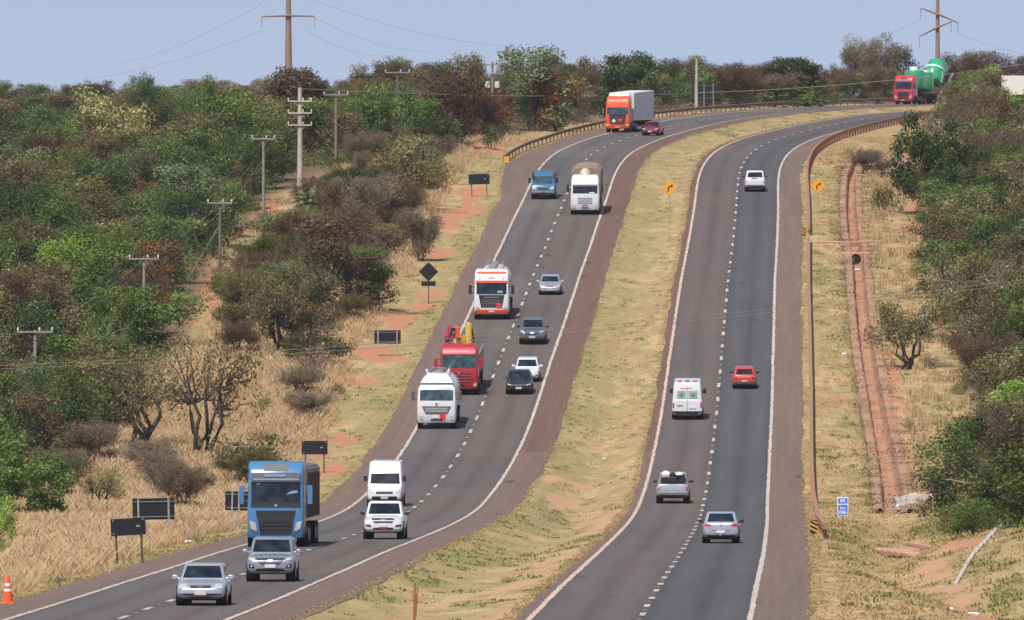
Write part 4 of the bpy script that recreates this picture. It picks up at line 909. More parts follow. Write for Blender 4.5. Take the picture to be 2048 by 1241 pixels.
scatter('midridge', 85, lambda r: (-22 + 60 * r.random(), 1080 + 430 * r.random()), lambda X, Y, px: 700 < px < 1480 and lsh(Y) - X > fedge_l(Y) + 0.8,
        [('brown', 24), ('maroon', 16), ('olive', 18), ('grey', 16), ('mgreen', 10), ('dgreen', 12), ('rust', 4), ('straw', 2)], [('round', 4), ('tall', 4), ('bare', 2), ('bush', 2)],
        (3.6, 6.6), (3.4, 5.4), lambda X, Y: 'on the middle ridge, ' + ('close behind the far guardrail' if lsh(Y) - X < 9 else 'deep in the thicket'), 'trees of the middle ridge', 3.4, 18, 13)
scatter('rightridge', 60, lambda r: (14 + 70 * r.random(), 1400 + 200 * r.random()), lambda X, Y, px: 1400 < px < 2080 and lsh(Y) - X > 3 and not (1770 < px < 1940 and Y < 1530),
        [('brown', 26), ('maroon', 8), ('olive', 20), ('grey', 14), ('mgreen', 8), ('dgreen', 14), ('rust', 8)], [('round', 4), ('tall', 3), ('bare', 3), ('bush', 2)],
        (3.6, 5.6), (3.6, 5.6), lambda X, Y: 'on the right skyline', 'trees of the right skyline', 3.2, 12, 14)
scatter('right', 165, lambda r: (15 + 50 * r.random(), 470 + 900 * r.random()), lambda X, Y, px: px < 2100 and X > along(RF, Y) + 0.9 and not (px > 1975 and 1130 < Y < 1340),
        [('dgreen', 30), ('olive', 32), ('brown', 10), ('mgreen', 16), ('ygreen', 3), ('rust', 2), ('grey', 3), ('bgreen', 5)], [('round', 5), ('tall', 3), ('spread', 2), ('bush', 1)],
        (4.0, 6.2), (3.4, 5.2), lambda X, Y: 'in the right scrub, ' + rowpos(Y), 'trees of the right scrub', 1.9, 10, 15)
scatter('mid', 120, lambda r: (-50 + 60 * r.random(), 770 + 320 * r.random()), lambda X, Y, px: px > -40 and 5.2 + 1.5 * r0(X, Y) < lsh(Y) - X < fedge_l(Y) + 1 and not ontrack(X, Y) and (px > 470 or Y > 900) and grassgap(px, Y),
        [('grey', 14), ('olive', 34), ('brown', 20), ('bgreen', 12), ('straw', 5), ('dgreen', 10), ('mgreen', 5)], [('bare', 3), ('thin', 3), ('bush', 2), ('spread', 2), ('tall', 3)],
        (2.6, 5.0), (2.6, 4.6), lambda X, Y: 'between track and road, ' + rowpos(Y), 'scrub between the track and the road', 2.0, 11, 26)
scatter('strip', 34, lambda r: (-50 + 60 * r.random(), 600 + 460 * r.random()), lambda X, Y, px: px > -40 and 5.0 < lsh(Y) - X < fedge_l(Y) + 1 and (px > 560 or Y < 740) and not ontrack(X, Y),
        [('grey', 34), ('olive', 20), ('brown', 22), ('bgreen', 10), ('straw', 14)], [('bare', 3), ('thin', 4), ('bush', 3), ('spread', 1)],
        (2.0, 3.4), (2.0, 3.4), lambda X, Y: 'in the dry grass left of the road, ' + rowpos(Y), 'scrub in the dry grass', 3.0, 14, 16)
scatter('rslope', 12, lambda r: (14 + 30 * r.random(), 640 + 460 * r.random()), lambda X, Y, px: X > xd(Y) + 1.6 and X < along(RF, Y),
        [('olive', 40), ('grey', 30), ('brown', 20), ('dgreen', 10)], [('thin', 4), ('bush', 3)],
        (1.4, 2.4), (1.4, 2.4), lambda X, Y: 'right of the channel, ' + rowpos(Y), 'scrub on the right slope', 2.0, 14, 17)
# --- undergrowth nobody could count
def undergrowth(name, pts, pal, seed, hmin, hmax, per=70, lsz=0.16, kind='stuff'):
    r = np.random.default_rng(seed); cl = []
    C, N, Rn, Sz = [], [], [], []
    n = len(pts); k = per; P0 = np.repeat(np.asarray(pts), k, 0); hh = np.repeat(hmin + (hmax - hmin) * r.random(n) ** 1.5, k)
    d = r.normal(size=(n * k, 3)); d /= np.linalg.norm(d, axis=1, keepdims=True); q = (r.random(n * k) ** .4)[:, None]
    wd = np.repeat(0.7 + 0.8 * r.random(n), k)
    p = d * q; p[:, 0] *= wd; p[:, 1] *= wd; p[:, 2] = np.abs(p[:, 2]) * hh
    X = P0[:, 0] + p[:, 0]; Y = P0[:, 1] + p[:, 1]; Z = gz(X, Y) + p[:, 2] + 0.02
    nn = d * .6 + r.normal(size=d.shape) * .6 + np.array([0, 0, .4]); nn /= np.linalg.norm(nn, axis=1, keepdims=True)
    V, Q = quads_at(np.stack([X, Y, Z], 1), nn, lsz * (.6 + .8 * r.random(n * k)), r)
    rn = np.repeat(np.clip(np.repeat(r.random(n), k) * .6 + r.random(n * k) * .4, 0, 1), 4)
    return tag(mesh_np(name, V, Q, LM[pal], None, dict(rnd=rn)), kind=kind)
def samp(n, x0, x1, y0, y1, acc, seed):
    r = np.random.default_rng(seed); X = x0 + (x1 - x0) * r.random(n); Y = y0 + (y1 - y0) * r.random(n); px = 1024 + F * X / Y
    m = acc(X, Y, px); return np.stack([X[m], Y[m]], 1)
okl = lambda X, Y, px: ~((px > 1372) & (px < 1446) & (Y < dep(217))) & (px > -70) & (px < 2120) & (lsh(Y) - X > fedge_l(Y) + .3) & ~((Y > 800) & (Y < 1040) & (np.abs(X - along(track, Y)) < 2.0))
okr = lambda X, Y, px: (px < 2120) & (X > along(RF, Y) + 0.2)
for i, (pal, n) in enumerate((('mgreen', 2300), ('dgreen', 2100), ('olive', 1900), ('brown', 1400), ('grey', 600))):
    undergrowth('undergrowth', samp(int(n * 1.3), -75, -8, 540, 1100, okl, 50 + i), pal, 60 + i, 0.5, 1.5, 120, 0.16)
for i, (pal, n) in enumerate((('maroon', 800), ('brown', 1500), ('olive', 1300), ('grey', 700), ('dgreen', 900))):
    undergrowth('undergrowth', samp(n, -75, 100, 1090, 1580, okl, 70 + i), pal, 80 + i, 0.5, 2.2, 90, 0.17)
for i, (pal, n) in enumerate((('olive', 1900), ('dgreen', 1500), ('brown', 1200), ('mgreen', 900))):
    undergrowth('undergrowth', samp(n, 13, 75, 450, 1360, okr, 90 + i), pal, 100 + i, 0.5, 1.5, 120, 0.15)
bx = samp(900, 40, 110, 1290, 1560, lambda X, Y, px: (X > xr(Y) + 7) & (px < 2100), 130); undergrowth('undergrowth', bx, 'brown', 131, .3, 1.0, 60, .16)
sx_ = lambda X, Y, px: (px > -60) & (lsh(Y) - X > vg(Y) + .8) & (lsh(Y) - X < fedge_l(Y) + 1) & (fbm(X / 3, Y / 12, 51) > .5)
undergrowth('dry_weeds', samp(2600, -50, 5, 380, 1100, sx_, 140), 'brown', 141, .25, .9, 60, .10); undergrowth('dry_weeds', samp(2200, -50, 5, 380, 1100, sx_, 142), 'grey', 143, .25, .9, 60, .10); undergrowth('green_weeds', samp(700, -50, 5, 380, 1100, sx_, 144), 'bgreen', 145, .2, .7, 60, .12)
# --- tall dry grass: blades as one uncountable mass
def grassmat(name, a, b, c):
    m = NM(name); r = m.attr('rnd'); v = m.coord('Object'); n = m.noise(v, 0.3, 5, .7); h = m.attr('hgt')
    cc = m.mix(r, a, b); cc = m.mix(m.math('MULTIPLY', m.math('SUBTRACT', n, 0.47, clamp=True), 4.0, clamp=True), cc, c, 'MIX')
    df = m.n('ShaderNodeBsdfDiffuse'); tr = m.n('ShaderNodeBsdfTranslucent'); mx = m.n('ShaderNodeMixShader'); mx.inputs[0].default_value = .35
    m.l(cc, df.inputs[0]); m.l(cc, tr.inputs[0]); m.l(df.outputs[0], mx.inputs[1]); m.l(tr.outputs[0], mx.inputs[2]); m.l(mx.outputs[0], m.t.nodes['Material Output'].inputs[0]); return m.m
GT = grassmat('tall_dry_grass', (0.44, 0.31, 0.17), (0.70, 0.53, 0.33), (0.44, 0.28, 0.14)); GS = grassmat('short_dry_grass', (0.38, 0.28, 0.13), (0.58, 0.43, 0.22), (0.40, 0.31, 0.15)); GG = grassmat('short_green_grass', (0.14, 0.17, 0.05), (0.32, 0.32, 0.12), (0.26, 0.25, 0.09))
def grass(name, pts, per, h0, h1, wd, mat, spread, seed, lean=.35):
    r = np.random.default_rng(seed); n = len(pts); k = per; P0 = np.repeat(pts, k, 0) + (r.random((n * k, 2)) - .5) * spread * 2
    cl = np.repeat(r.random(n), k); h = h0 + (h1 - h0) * (cl * .6 + r.random(n * k) * .4); a = r.random(n * k) * math.pi
    X, Y = P0.T; Z = gz(X, Y) - .03; dx, dy = np.cos(a) * wd * (.6 + .8 * r.random(n * k)), np.sin(a) * wd
    lx, ly = (r.random((2, n * k)) - .5) * lean * 2 * h
    V = np.stack([np.stack([X - dx, Y - dy, Z], 1), np.stack([X + dx, Y + dy, Z], 1), np.stack([X + dx * .7 + lx, Y + dy * .7 + ly, Z + h], 1), np.stack([X - dx * .7 + lx, Y - dy * .7 + ly, Z + h * .93], 1)], 1).reshape(-1, 3)
    rn = np.repeat(np.clip(cl * .5 + r.random(n * k) * .5, 0, 1), 4)
    return tag(mesh_np(name, V, np.arange(n * k * 4).reshape(-1, 4), mat, None, dict(rnd=rn)), kind='stuff')
def bare_ok(X, Y): return blobmask(X, Y, red_l + red_r + red_m) < 0.45
def tallacc(X, Y, px):
    o = lsh(Y) - X; nz = fbm(X / 1.8, Y / 7.0, 44)
    return (px > -60) & (o > vg(Y) + (nz - .5) * 2.4) & (o < fedge_l(Y) + 1.5) & (Y < 1130) & bare_ok(X, Y) & ~((Y > 800) & (Y < 1040) & (np.abs(X - along(track, Y)) < 1.8))
grass('tall_dry_grass', samp(60000, -52, 0, 360, 800, tallacc, 201), 11, 0.2, 0.95, 0.015, GT, .35, 202, .9)
grass('tall_dry_grass', samp(26000, -34, 6, 800, 1130, tallacc, 203), 9, 0.2, .85, 0.022, GT, .35, 204, .9)
ditch = lambda X, Y: (np.abs(X - xd(Y)) < 1.1) & (Y > 625) & (Y < 1125)
racc = lambda X, Y, px: (px < 2110) & (X > xr(Y) + 6.6) & (X < along(RF, Y) + 1) & bare_ok(X, Y) & ~ditch(X, Y)
macc = lambda X, Y, px: (X > xl(Y) + 5.75) & (X < xr(Y) - 4.2) & bare_ok(X, Y)
lacc = lambda X, Y, px: (px > -40) & (lsh(Y) - X > 0.1) & (lsh(Y) - X < vg(Y) + .5) & bare_ok(X, Y)
cl_ = lambda f, s, t: (lambda X, Y, px: f(X, Y, px) & (fbm(X / .9, Y / 3.0, s) > t))
grass('mown_dry_grass', samp(60000, -20, 62, 360, 1420, macc, 211), 5, .02, .07, .025, GS, .35, 212, 1.2)
grass('mown_dry_grass', samp(52000, -34, 60, 360, 1400, lacc, 213), 5, .03, .11, .03, GS, .3, 214, 1.0)
grass('mown_dry_grass', samp(60000, 8, 50, 360, 1150, racc, 215), 5, .04, .14, .03, GS, .3, 216, 1.0)
grass('right_slope_grass', samp(16000, 12, 50, 640, 1120, cl_(lambda X, Y, px: racc(X, Y, px) & (X > xd(Y) + 1.4), 61, .5), 217), 8, .25, .65, .03, GT, .25, 218)
gacc = lambda f: (lambda X, Y, px: f(X, Y, px) & (blobmask(X, Y, green_p, .6) + .35 * (fbm(X / 1.5, Y / 5, 77) > .62) > .3))
grass('green_grass_patches', samp(60000, -20, 62, 360, 1400, gacc(macc), 221), 6, .04, .16, .035, GG, .25, 222, .8)
grass('green_grass_patches', samp(40000, -34, 60, 360, 1400, gacc(lacc), 223), 6, .05, .22, .035, GG, .25, 224, .8)
grass('green_grass_patches', samp(30000, 8, 50, 360, 1100, gacc(racc), 225), 6, .05, .25, .035, GG, .25, 226, .8)

def edge_pts(n, f, lo, hi, y0, y1, seed):
    r = np.random.default_rng(seed); Y = y0 + (y1 - y0) * r.random(n); nz = fbm(Y / 7.0, Y * 0 + seed, seed, 3); X = f(Y) + lo + (hi - lo) * r.random(n) ** 1.3 * (0.3 + 1.4 * nz); px = 1024 + F * X / Y
    m = (px > -40) & (px < 2100); return np.stack([X[m], Y[m]], 1)
for i, (f, lo, hi) in enumerate(((lsh, 0.25, -0.6), (lambda Y: xl(Y) + 5.65, -0.25, 0.6), (lambda Y: xr(Y) - 4.15, 0.1, -0.5), (lambda Y: xr(Y) + 5.65, -0.2, 0.9))):
    grass('verge_fringe', edge_pts(3600, f, lo * .6, hi * .7, 362, 1300, 301 + i), 6, .02, .10, .03, GS, .12, 310 + i, .9)

def along_ditch(n, seed):
    r = np.random.default_rng(seed); Y = 640 + 460 * r.random(n); X = xd(Y) + np.where(r.random(n) < .5, -1, 1) * (0.75 + .5 * r.random(n)); return np.stack([X, Y], 1)
undergrowth('channel_weeds', along_ditch(260, 401), 'brown', 402, .1, .4, 40, .09); undergrowth('channel_weeds', along_ditch(160, 403), 'bgreen', 404, .1, .35, 40, .09)
ap = np.array([P(x, 1010 + 10 * math.sin(x)) for x in range(1800, 1925, 5)]); undergrowth('channel_weeds', ap, 'bgreen', 406, .1, .4, 40, .09)
# ================================================================ vehicles
from mathutils.bvhtree import BVHTree
def paintm(name, c, metal=0.0, rough=0.28, dirt=0.25):
    m = NM(name); v = m.coord(); n = m.noise(v, 1.6, 5, .7); n2 = m.noise(v, 7, 3, .6)
    f = m.math('MULTIPLY', m.math('SUBTRACT', n, 0.45, clamp=True), dirt * 4, clamp=True)
    cc = m.mix(f, c, tuple(x * .6 + y * .4 for x, y in zip(c, (0.3, 0.2, 0.14))))
    m.col(cc); m.b.inputs['Metallic'].default_value = metal; m.l(m.math('ADD', m.math('MULTIPLY', n2, 0.2), rough - .1), m.b.inputs['Roughness'])
    m.b.inputs['Coat Weight'].default_value = 0.5; m.b.inputs['Coat Roughness'].default_value = .06; return m.m
def flat(name, c, rough=.5, metal=0.0, spec=.5): return simple(name, c, rough, metal, var=.12, scale=5, spec=spec)
C = dict(silver=paintm('silver_paint', (0.50, 0.54, 0.60), 0.45, .3), suvsilver=paintm('blue_silver_paint', (0.36, 0.40, 0.47), 0.5, .28), blue=paintm('truck_blue', (0.055, 0.20, 0.40)), white=paintm('white_paint', (0.74, 0.76, 0.78), dirt=.12),
    red=paintm('truck_red', (0.42, 0.02, 0.035)), dred=paintm('car_dark_red', (0.22, 0.012, 0.03)), ored=paintm('faded_red', (0.58, 0.055, 0.04), rough=.4), black=paintm('black_paint', (0.018, 0.02, 0.026)),
    grey=paintm('grey_blue_paint', (0.16, 0.20, 0.26), 0.4), orange=paintm('orange_paint', (0.80, 0.10, 0.015), dirt=.1), dblue=paintm('deep_blue_paint', (0.03, 0.17, 0.33)), pred=paintm('bright_red_truck', (0.60, 0.03, 0.05)),
    plastic=flat('black_plastic', (0.018, 0.018, 0.02), .6), mesh=flat('grille_black', (0.022, 0.024, 0.028), .55), chrome=flat('chrome', (0.62, 0.63, 0.65), .18, .9), lamp=flat('headlamp_glass', (0.50, 0.50, 0.46), .12), tail=flat('tail_lamp_red', (0.55, 0.02, 0.03), .2),
    plate=flat('number_plate', (0.72, 0.72, 0.74), .5), rplate=flat('red_number_plate', (0.5, 0.05, 0.06), .5), tyre=flat('tyre_rubber', (0.014, 0.014, 0.015), .85), rim=flat('wheel_rim', (0.42, 0.42, 0.43), .35, .6), rrim=flat('red_rim', (0.5, .03, .03), .5),
    under=flat('chassis_black', (0.012, 0.012, 0.014), .8), warn=flat('hazard_plate_red', (0.75, 0.04, 0.02), .5), amber=flat('amber_lamp', (0.8, 0.3, 0.03), .3), gold=flat('emblem_gold', (0.55, 0.33, 0.10), .35, .5),
    greyp=flat('grey_plastic', (0.10, 0.105, 0.11), .5), tarp=simple('brown_tarpaulin', (0.27, 0.19, 0.13), .9, var=.2), tarp2=simple('grey_brown_tarpaulin', (0.16, 0.125, 0.115), .85, var=.2), cream=simple('cream_tank', (0.66, 0.60, 0.48), .5, dirt=(.4, .3, .2)), box=simple('trailer_white', (0.66, 0.66, 0.68), .5, var=.05),
    green=paintm('green_tank', (0.02, 0.36, 0.16), dirt=.2), dgreen=paintm('dark_green_tank', (0.015, 0.24, 0.15), dirt=.1), tint=flat('ambulance_window', (0.22, 0.50, 0.42), .15), cross=flat('red_cross', (0.7, .05, .05), .5), yel=paintm('machine_yellow', (0.62, 0.40, 0.04)), steel=M['steel'], magenta=paintm('machine_magenta', (0.5, .04, .12)),
    wood=simple('timber', (0.42, 0.32, 0.2), .9, scale=6), bag=simple('white_sack', (0.75, 0.75, 0.73), .8))
gm = NM('vehicle_glass'); gm.col(gm.ramp(gm.noise(gm.coord(), 1.7, 3, .5), [(.38, (0.003, 0.006, 0.011)), (.68, (0.022, 0.038, 0.045))])); gm.rough(.06); gm.b.inputs['Specular IOR Level'].default_value = .55; C['glass'] = gm.m
gm = NM('teal_glass'); gm.col(gm.ramp(gm.noise(gm.coord(), 2.2, 4, .6), [(.35, (0.015, 0.035, 0.042)), (.62, (0.05, 0.10, 0.105)), (.75, (.16, .22, .22))])); gm.rough(.08); gm.b.inputs['Specular IOR Level'].default_value = .6; C['tglass'] = gm.m
def freeze(o):
    bpy.context.view_layer.update(); dg = bpy.context.evaluated_depsgraph_get(); me = bpy.data.meshes.new_from_object(o.evaluated_get(dg)); o.modifiers.clear(); o.data = me; return o
class Skin:
    def __init__(s, objs, root):
        V, Fs = [], []
        for o in objs:
            b = len(V); off = o.location; V += [v.co + off for v in o.data.vertices]; Fs += [tuple(i + b for i in p.vertices) for p in o.data.polygons]
        s.t = BVHTree.FromPolygons(V, Fs); s.root = root
    def patch(s, name, mat, corners, side='front', off=.012, nu=8, nv=3, parent=None, thick=.01):
        # corners: bl, br, tr, tl in the plane seen from that side; projected on the skin
        bl, br, tr, tl = corners; V = []; last = None
        D = dict(front=Vector((0, 1, 0)), rear=Vector((0, -1, 0)), left=Vector((1, 0, 0)), right=Vector((-1, 0, 0)), top=Vector((0, 0, -1)))[side]
        for j in range(nv + 1):
            for i in range(nu + 1):
                u, v = i / nu, j / nv; a = (bl[0] * (1 - u) + br[0] * u) * (1 - v) + (tl[0] * (1 - u) + tr[0] * u) * v; b = (bl[1] * (1 - u) + br[1] * u) * (1 - v) + (tl[1] * (1 - u) + tr[1] * u) * v
                if side in ('front', 'rear'): o = Vector((a, 0, b)) - D * 20
                elif side == 'top': o = Vector((a, b, 20))
                else: o = Vector((0, a, b)) - D * 20
                h = s.t.ray_cast(o, D)[0]
                if h is None: h = s.t.find_nearest(o + D * 18.2)[0] if last is None else (o + D * ((last - o).dot(D)))
                last = h; V.append(h - D * off)
        n = nu + 1; Q = [(j * n + i, j * n + i + 1, (j + 1) * n + i + 1, (j + 1) * n + i) for j in range(nv) for i in range(nu)]
        W = V + [v + D * (off + thick) for v in V]; m = len(V)
        rim = [k for k in range(n)] + [j * n + n - 1 for j in range(1, nv + 1)] + [nv * n + k for k in range(n - 2, -1, -1)] + [j * n for j in range(nv - 1, 0, -1)]
        Q += [(rim[k], rim[(k + 1) % len(rim)], rim[(k + 1) % len(rim)] + m, rim[k] + m) for k in range(len(rim))]
        mb = MB(); mb.add(W, Q); return mb.build(name, mat, parent or s.root, smooth=True)
def sym(sk, name, mat, c, side='front', **kw):     # a left/right pair given for +x
    sk.patch(name, mat, c, side, **kw); bl, br, tr, tl = c; f = lambda p: (-p[0], p[1])
    sk.patch(name, mat, (f(br), f(bl), f(tl), f(tr)), side, **kw)
def rect(x0, x1, z0, z1): return ((x0, z0), (x1, z0), (x1, z1), (x0, z1))
def rrect(hw, y0, y1, r, z, n=3, zf=None):
    pts = []
    for cx, cy, a0 in ((hw - r, y0 + r, -90), (hw - r, y1 - r, 0), (-hw + r, y1 - r, 90), (-hw + r, y0 + r, 180)):
        for k in range(n + 1):
            a = R(a0 + 90 * k / n); pts.append((cx + r * math.cos(a), cy + r * math.sin(a), z))
    return pts
def wheel(root, x, y, r, wd, rim='rim', hub=True):
    mb = MB(); s = 1 if x > 0 else -1; mb.tube([(-wd / 2, 0, 0), (-wd / 2 + .03, 0, 0), (wd / 2 - .03, 0, 0), (wd / 2, 0, 0)], [r * .9, r, r, r * .9], 20)
    e = empty('wheel', (x, y, r)); e.parent = root; mb.build('tyre', C['tyre'], e, smooth=True)
    mb = MB(); mb.tube([(0, 0, 0), (s * (wd / 2 + .008), 0, 0)], r * .6, 14); mb.build('rim', C[rim], e, smooth=True); return e
def place(root, x, y, L, rear=False, yaw=None, right=False, axle=.31, fy=None):
    X, Y = P(x, y); f = xr if right else xl; Yc = Y + L * axle
    sl = float((f(Yc + 15) - f(Yc - 15)) / 30.0); th = math.atan(sl) if yaw is None else yaw
    Xc = X + math.sin(th) * L * axle; z = float(zg(Yc)) + .022; pitch = math.atan(float((zg(Yc + 3) - zg(Yc - 3)) / 6))
    root.location = (Xc, Yc, z)
    rm = Matrix.Rotation(-th, 4, 'Z') @ Matrix.Rotation(pitch, 4, 'X')
    if rear: rm = rm @ Matrix.Rotation(math.pi, 4, 'Z')
    root.rotation_euler = rm.to_euler()
BODY = dict(
  hatch=dict(st=[(0, .36, .60, .78), (.035, .24, .70, .92), (.12, .2, .80, .985), (.26, .2, .90, 1), (.34, .2, .94, 1), (.6, .2, .95, 1), (.85, .2, .96, 1), (.95, .22, .95, .97), (.99, .3, .90, .92), (1, .42, .80, .86)], cab=(.28, .975, .45, .86, .86, .93, .74)),
  sedan=dict(st=[(0, .36, .62, .78), (.035, .24, .72, .92), (.12, .2, .82, .985), (.26, .2, .92, 1), (.34, .2, .96, 1), (.6, .2, .97, 1), (.82, .2, 1.0, 1), (.93, .22, 1.02, .97), (.985, .3, .99, .92), (1, .42, .84, .86)], cab=(.28, .88, .44, .72, .88, .93, .74)),
  suv=dict(st=[(0, .44, .78, .80), (.03, .30, .90, .93), (.10, .27, 1.0, .985), (.24, .27, 1.05, 1), (.32, .27, 1.08, 1), (.6, .27, 1.1, 1), (.88, .27, 1.1, 1), (.96, .3, 1.08, .97), (.99, .36, 1.02, .93), (1, .48, .92, .88)], cab=(.26, .97, .41, .86, 1.0, .93, .78)),
  pickup=dict(st=[(0, .46, .86, .80), (.03, .34, .98, .93), (.10, .32, 1.06, .985), (.22, .32, 1.12, 1), (.3, .32, 1.14, 1), (.6, .32, 1.14, 1), (.88, .34, 1.14, 1), (.96, .36, 1.14, .99), (.99, .42, 1.13, .97), (1, .52, 1.12, .96)], cab=(.25, .63, .38, .60, 1.05, .93, .78)),
  van=dict(st=[(0, .44, .80, .82), (.025, .30, .98, .94), (.08, .27, 1.08, .99), (.14, .27, 1.22, 1), (.2, .27, 1.35, 1), (.5, .27, 1.4, 1), (.9, .27, 1.4, 1), (.98, .3, 1.4, .99), (.995, .34, 1.38, .985), (1, .42, 1.3, .97)], cab=(.12, .995, .27, .985, 1.1, .975, .86)))
def car(kind, L, W, H, paint, label, roof=None, bumper=None, cat='car', name=None):
    root = empty(name or dict(hatch='hatchback_car', sedan='sedan_car', suv='suv', pickup='pickup_truck', van='van')[kind]); tag(root, label, cat)
    B = BODY[kind]; w2 = W / 2; hz = H / dict(hatch=1.45, sedan=1.45, suv=1.66, pickup=1.76, van=2.5)[kind]; half = [(0, 0), (.72, 0), (.94, .07), (1.0, .32), (1.0, .6), (.97, .86), (.86, .975), (.5, 1.0), (0, 1.0)]
    sec = half + [(-a, b) for a, b in half[-2:0:-1]]; rg = []
    for (t, zb, zt, wf) in B['st']:
        zt *= hz; rg.append([(w2 * wf * a, -L / 2 + t * L, zb + (zt - zb) * b) for a, b in sec])
    mb = MB(); mb.rings(rg); body = freeze(mb.build('body', C[paint], root, sub=2))
    f0, r0, f1, r1, zb, wb, wt = B['cab']; zb *= hz; yy = lambda t: -L / 2 + t * L; rg = []
    for s, inset in ((0, 0), (.5, 0), (.9, 0), (.975, .02), (1.0, .10)):
        z = zb + (H - zb) * s; hw = w2 * (wb + (wt - wb) * s ** 1.15) - inset; c = .16 if kind != 'van' else .1
        a, b = yy(f0 + (f1 - f0) * (s ** .92)) + inset * 2, yy(r0 + (r1 - r0) * s ** 1.1) - inset * 2; rg.append(rrect(hw, a, b, c, z))
    mb = MB(); mb.rings(rg); cab = mb.build('cabin', C[roof or paint], root, smooth=True); cab = freeze(cab)
    sk = Skin([body, cab], root); zw0 = zb + (H - zb) * (.17 if kind != 'van' else .12); zw1 = zb + (H - zb) * (.86 if kind != 'van' else .52)
    hwz = lambda z: w2 * (wb + (wt - wb) * ((z - zb) / (H - zb)) ** 1.15)
    sk.patch('windscreen', C['glass'], ((-hwz(zw0) * .87, zw0), (hwz(zw0) * .87, zw0), (hwz(zw1) * .86, zw1), (-hwz(zw1) * .86, zw1)), 'front', nu=10, nv=4)
    if kind != 'van':
        zr0 = zb + (H - zb) * .22; sk.patch('rear_window', C['glass'], ((-hwz(zr0) * .82, zr0), (hwz(zr0) * .82, zr0), (hwz(zw1) * .8, zw1), (-hwz(zw1) * .8, zw1)), 'rear', nu=10, nv=4)
    for sd in ('left', 'right'):
        m = (f0 + r0) / 2; zs0 = zb + (H - zb) * .24
        if kind == 'van': segs = ((f0 + .06, f0 + .14, f0 + .20, f0 + .20),)
        elif kind == 'pickup': segs = ((f0 + .045, f1 + .03, m + .02, m + .02), (m + .035, m + .035, r1 - .01, r0 - .03))
        else: segs = ((f0 + .06, f1 + .025, m + .0, m + .0), (m + .015, m + .015, r1 - .02, r0 - .09))
        for (a, b, c2, d2) in segs: sk.patch('side_window', C['glass'], ((yy(a), zs0), (yy(d2), zs0), (yy(c2), zw1 - .03), (yy(b), zw1 - .03)), sd, nu=4, nv=2)
        s = -1 if sd == 'left' else 1
        for yq in (.40, .58): 
            if kind != 'van': mb = MB(); mb.box((s * (w2 + .005), yy(yq + .06), .84 * hz), (.04, .16, .035)); mb.build('door_handle', C[paint], root, .008)
        mb = MB(); zm = zb + (H - zb) * .2 if kind != 'van' else 1.55; mb.box((s * (w2 + .10), yy(f0) + L * (.10 if kind != 'van' else .05), zm), (.2, .1, .14 if kind != 'van' else .32)); mb.box((s * (w2 - .03), yy(f0) + L * .105, zm - .04), (.14, .04, .05)); mb.build('wing_mirror', C['plastic'] if kind in ('van', 'pickup') or bumper == 'dark' else C[paint], root, .02)
    r = dict(hatch=.30, sedan=.31, suv=.35, pickup=.385, van=.35)[kind]; wt_ = dict(hatch=.19, sedan=.2, suv=.24, pickup=.26, van=.24)[kind]
    for s in (-1, 1):
        for t in (.18, .80):
            wheel(root, s * (w2 - wt_ / 2 + .012), yy(t), r, wt_); mb = MB(); mb.tube([(s * (w2 - .35), yy(t), r + .02), (s * (w2 + .004), yy(t), r + .02)], r + .055, 18); mb.build('wheel_arch', C['under'], root)
    mb = MB(); mb.box((0, 0, .26 if kind in ('hatch', 'sedan') else .38), (W * .8, L * .86, .16)); mb.build('underbody', C['under'], root)
    return root, sk, dict(w=w2, L=L, H=H, hz=hz, zb=zb)
def numplate(sk, side, z, w=.4, mat='plate', x=0): sk.patch('number_plate', C[mat], rect(x - w / 2, x + w / 2, z - .065, z + .065), side, off=.035, nu=3, nv=1)
# 1 silver hatchback, nearest
r_, k_, d_ = car('hatch', 4.1, 1.72, 1.42, 'silver', 'pale silver car nearest the camera, with clear headlights and a dark windscreen')
sym(k_, 'headlight', C['lamp'], ((.46, .62), (.76, .60), (.74, .76), (.50, .78))); k_.patch('grille', C['mesh'], ((-.34, .60), (.34, .60), (.36, .70), (-.36, .70))); k_.patch('grille_bar', C['chrome'], ((-.33, .645), (.33, .645), (.34, .665), (-.34, .665)), off=.028)
k_.patch('emblem', C['gold'], rect(-.06, .06, .635, .675), off=.04, nu=2, nv=1); k_.patch('lower_intake', C['plastic'], ((-.70, .36), (.70, .36), (.72, .42), (-.72, .42))); k_.patch('bumper_lip', C['plastic'], rect(-.4, .4, .27, .31)); numplate(k_, 'front', .44)
place(r_, 403, 1213, 4.1)
# 2 silver suv
r_, k_, d_ = car('suv', 4.3, 1.83, 1.66, 'suvsilver', 'blue-silver compact SUV with a black grille right in front of the blue truck', cat='suv')
k_.patch('grille', C['mesh'], ((-.36, .66), (.36, .66), (.56, .90), (-.56, .90)), off=.02); k_.patch('emblem', C['chrome'], rect(-.09, .09, .76, .84), off=.04, nu=2, nv=1)
for z in (.72, .79, .86): k_.patch('grille_bar', C['chrome'], rect(-.36 - (z - .66) * .7, .36 + (z - .66) * .7, z - .01, z + .01), off=.03, nv=1)
sym(k_, 'headlight', C['lamp'], ((.58, .80), (.84, .84), (.82, .94), (.60, .90))); sym(k_, 'fog_light', C['plastic'], ((.58, .50), (.80, .54), (.80, .68), (.62, .64))); sym(k_, 'fog_lens', C['lamp'], rect(.66, .74, .56, .62), off=.03, nu=2, nv=1)
k_.patch('lower_intake', C['plastic'], ((-.56, .40), (.56, .40), (.50, .50), (-.50, .50))); numplate(k_, 'front', .60); k_.patch('skid_plate', C['chrome'], rect(-.5, .5, .35, .38))
for s in (-1, 1): mb = MB(); mb.tube([(s * .6, -.2, 1.67), (s * .6, 1.4, 1.67)], .02, 6); mb.build('roof_rail', C['chrome'], r_)
place(r_, 542, 1165, 4.3)
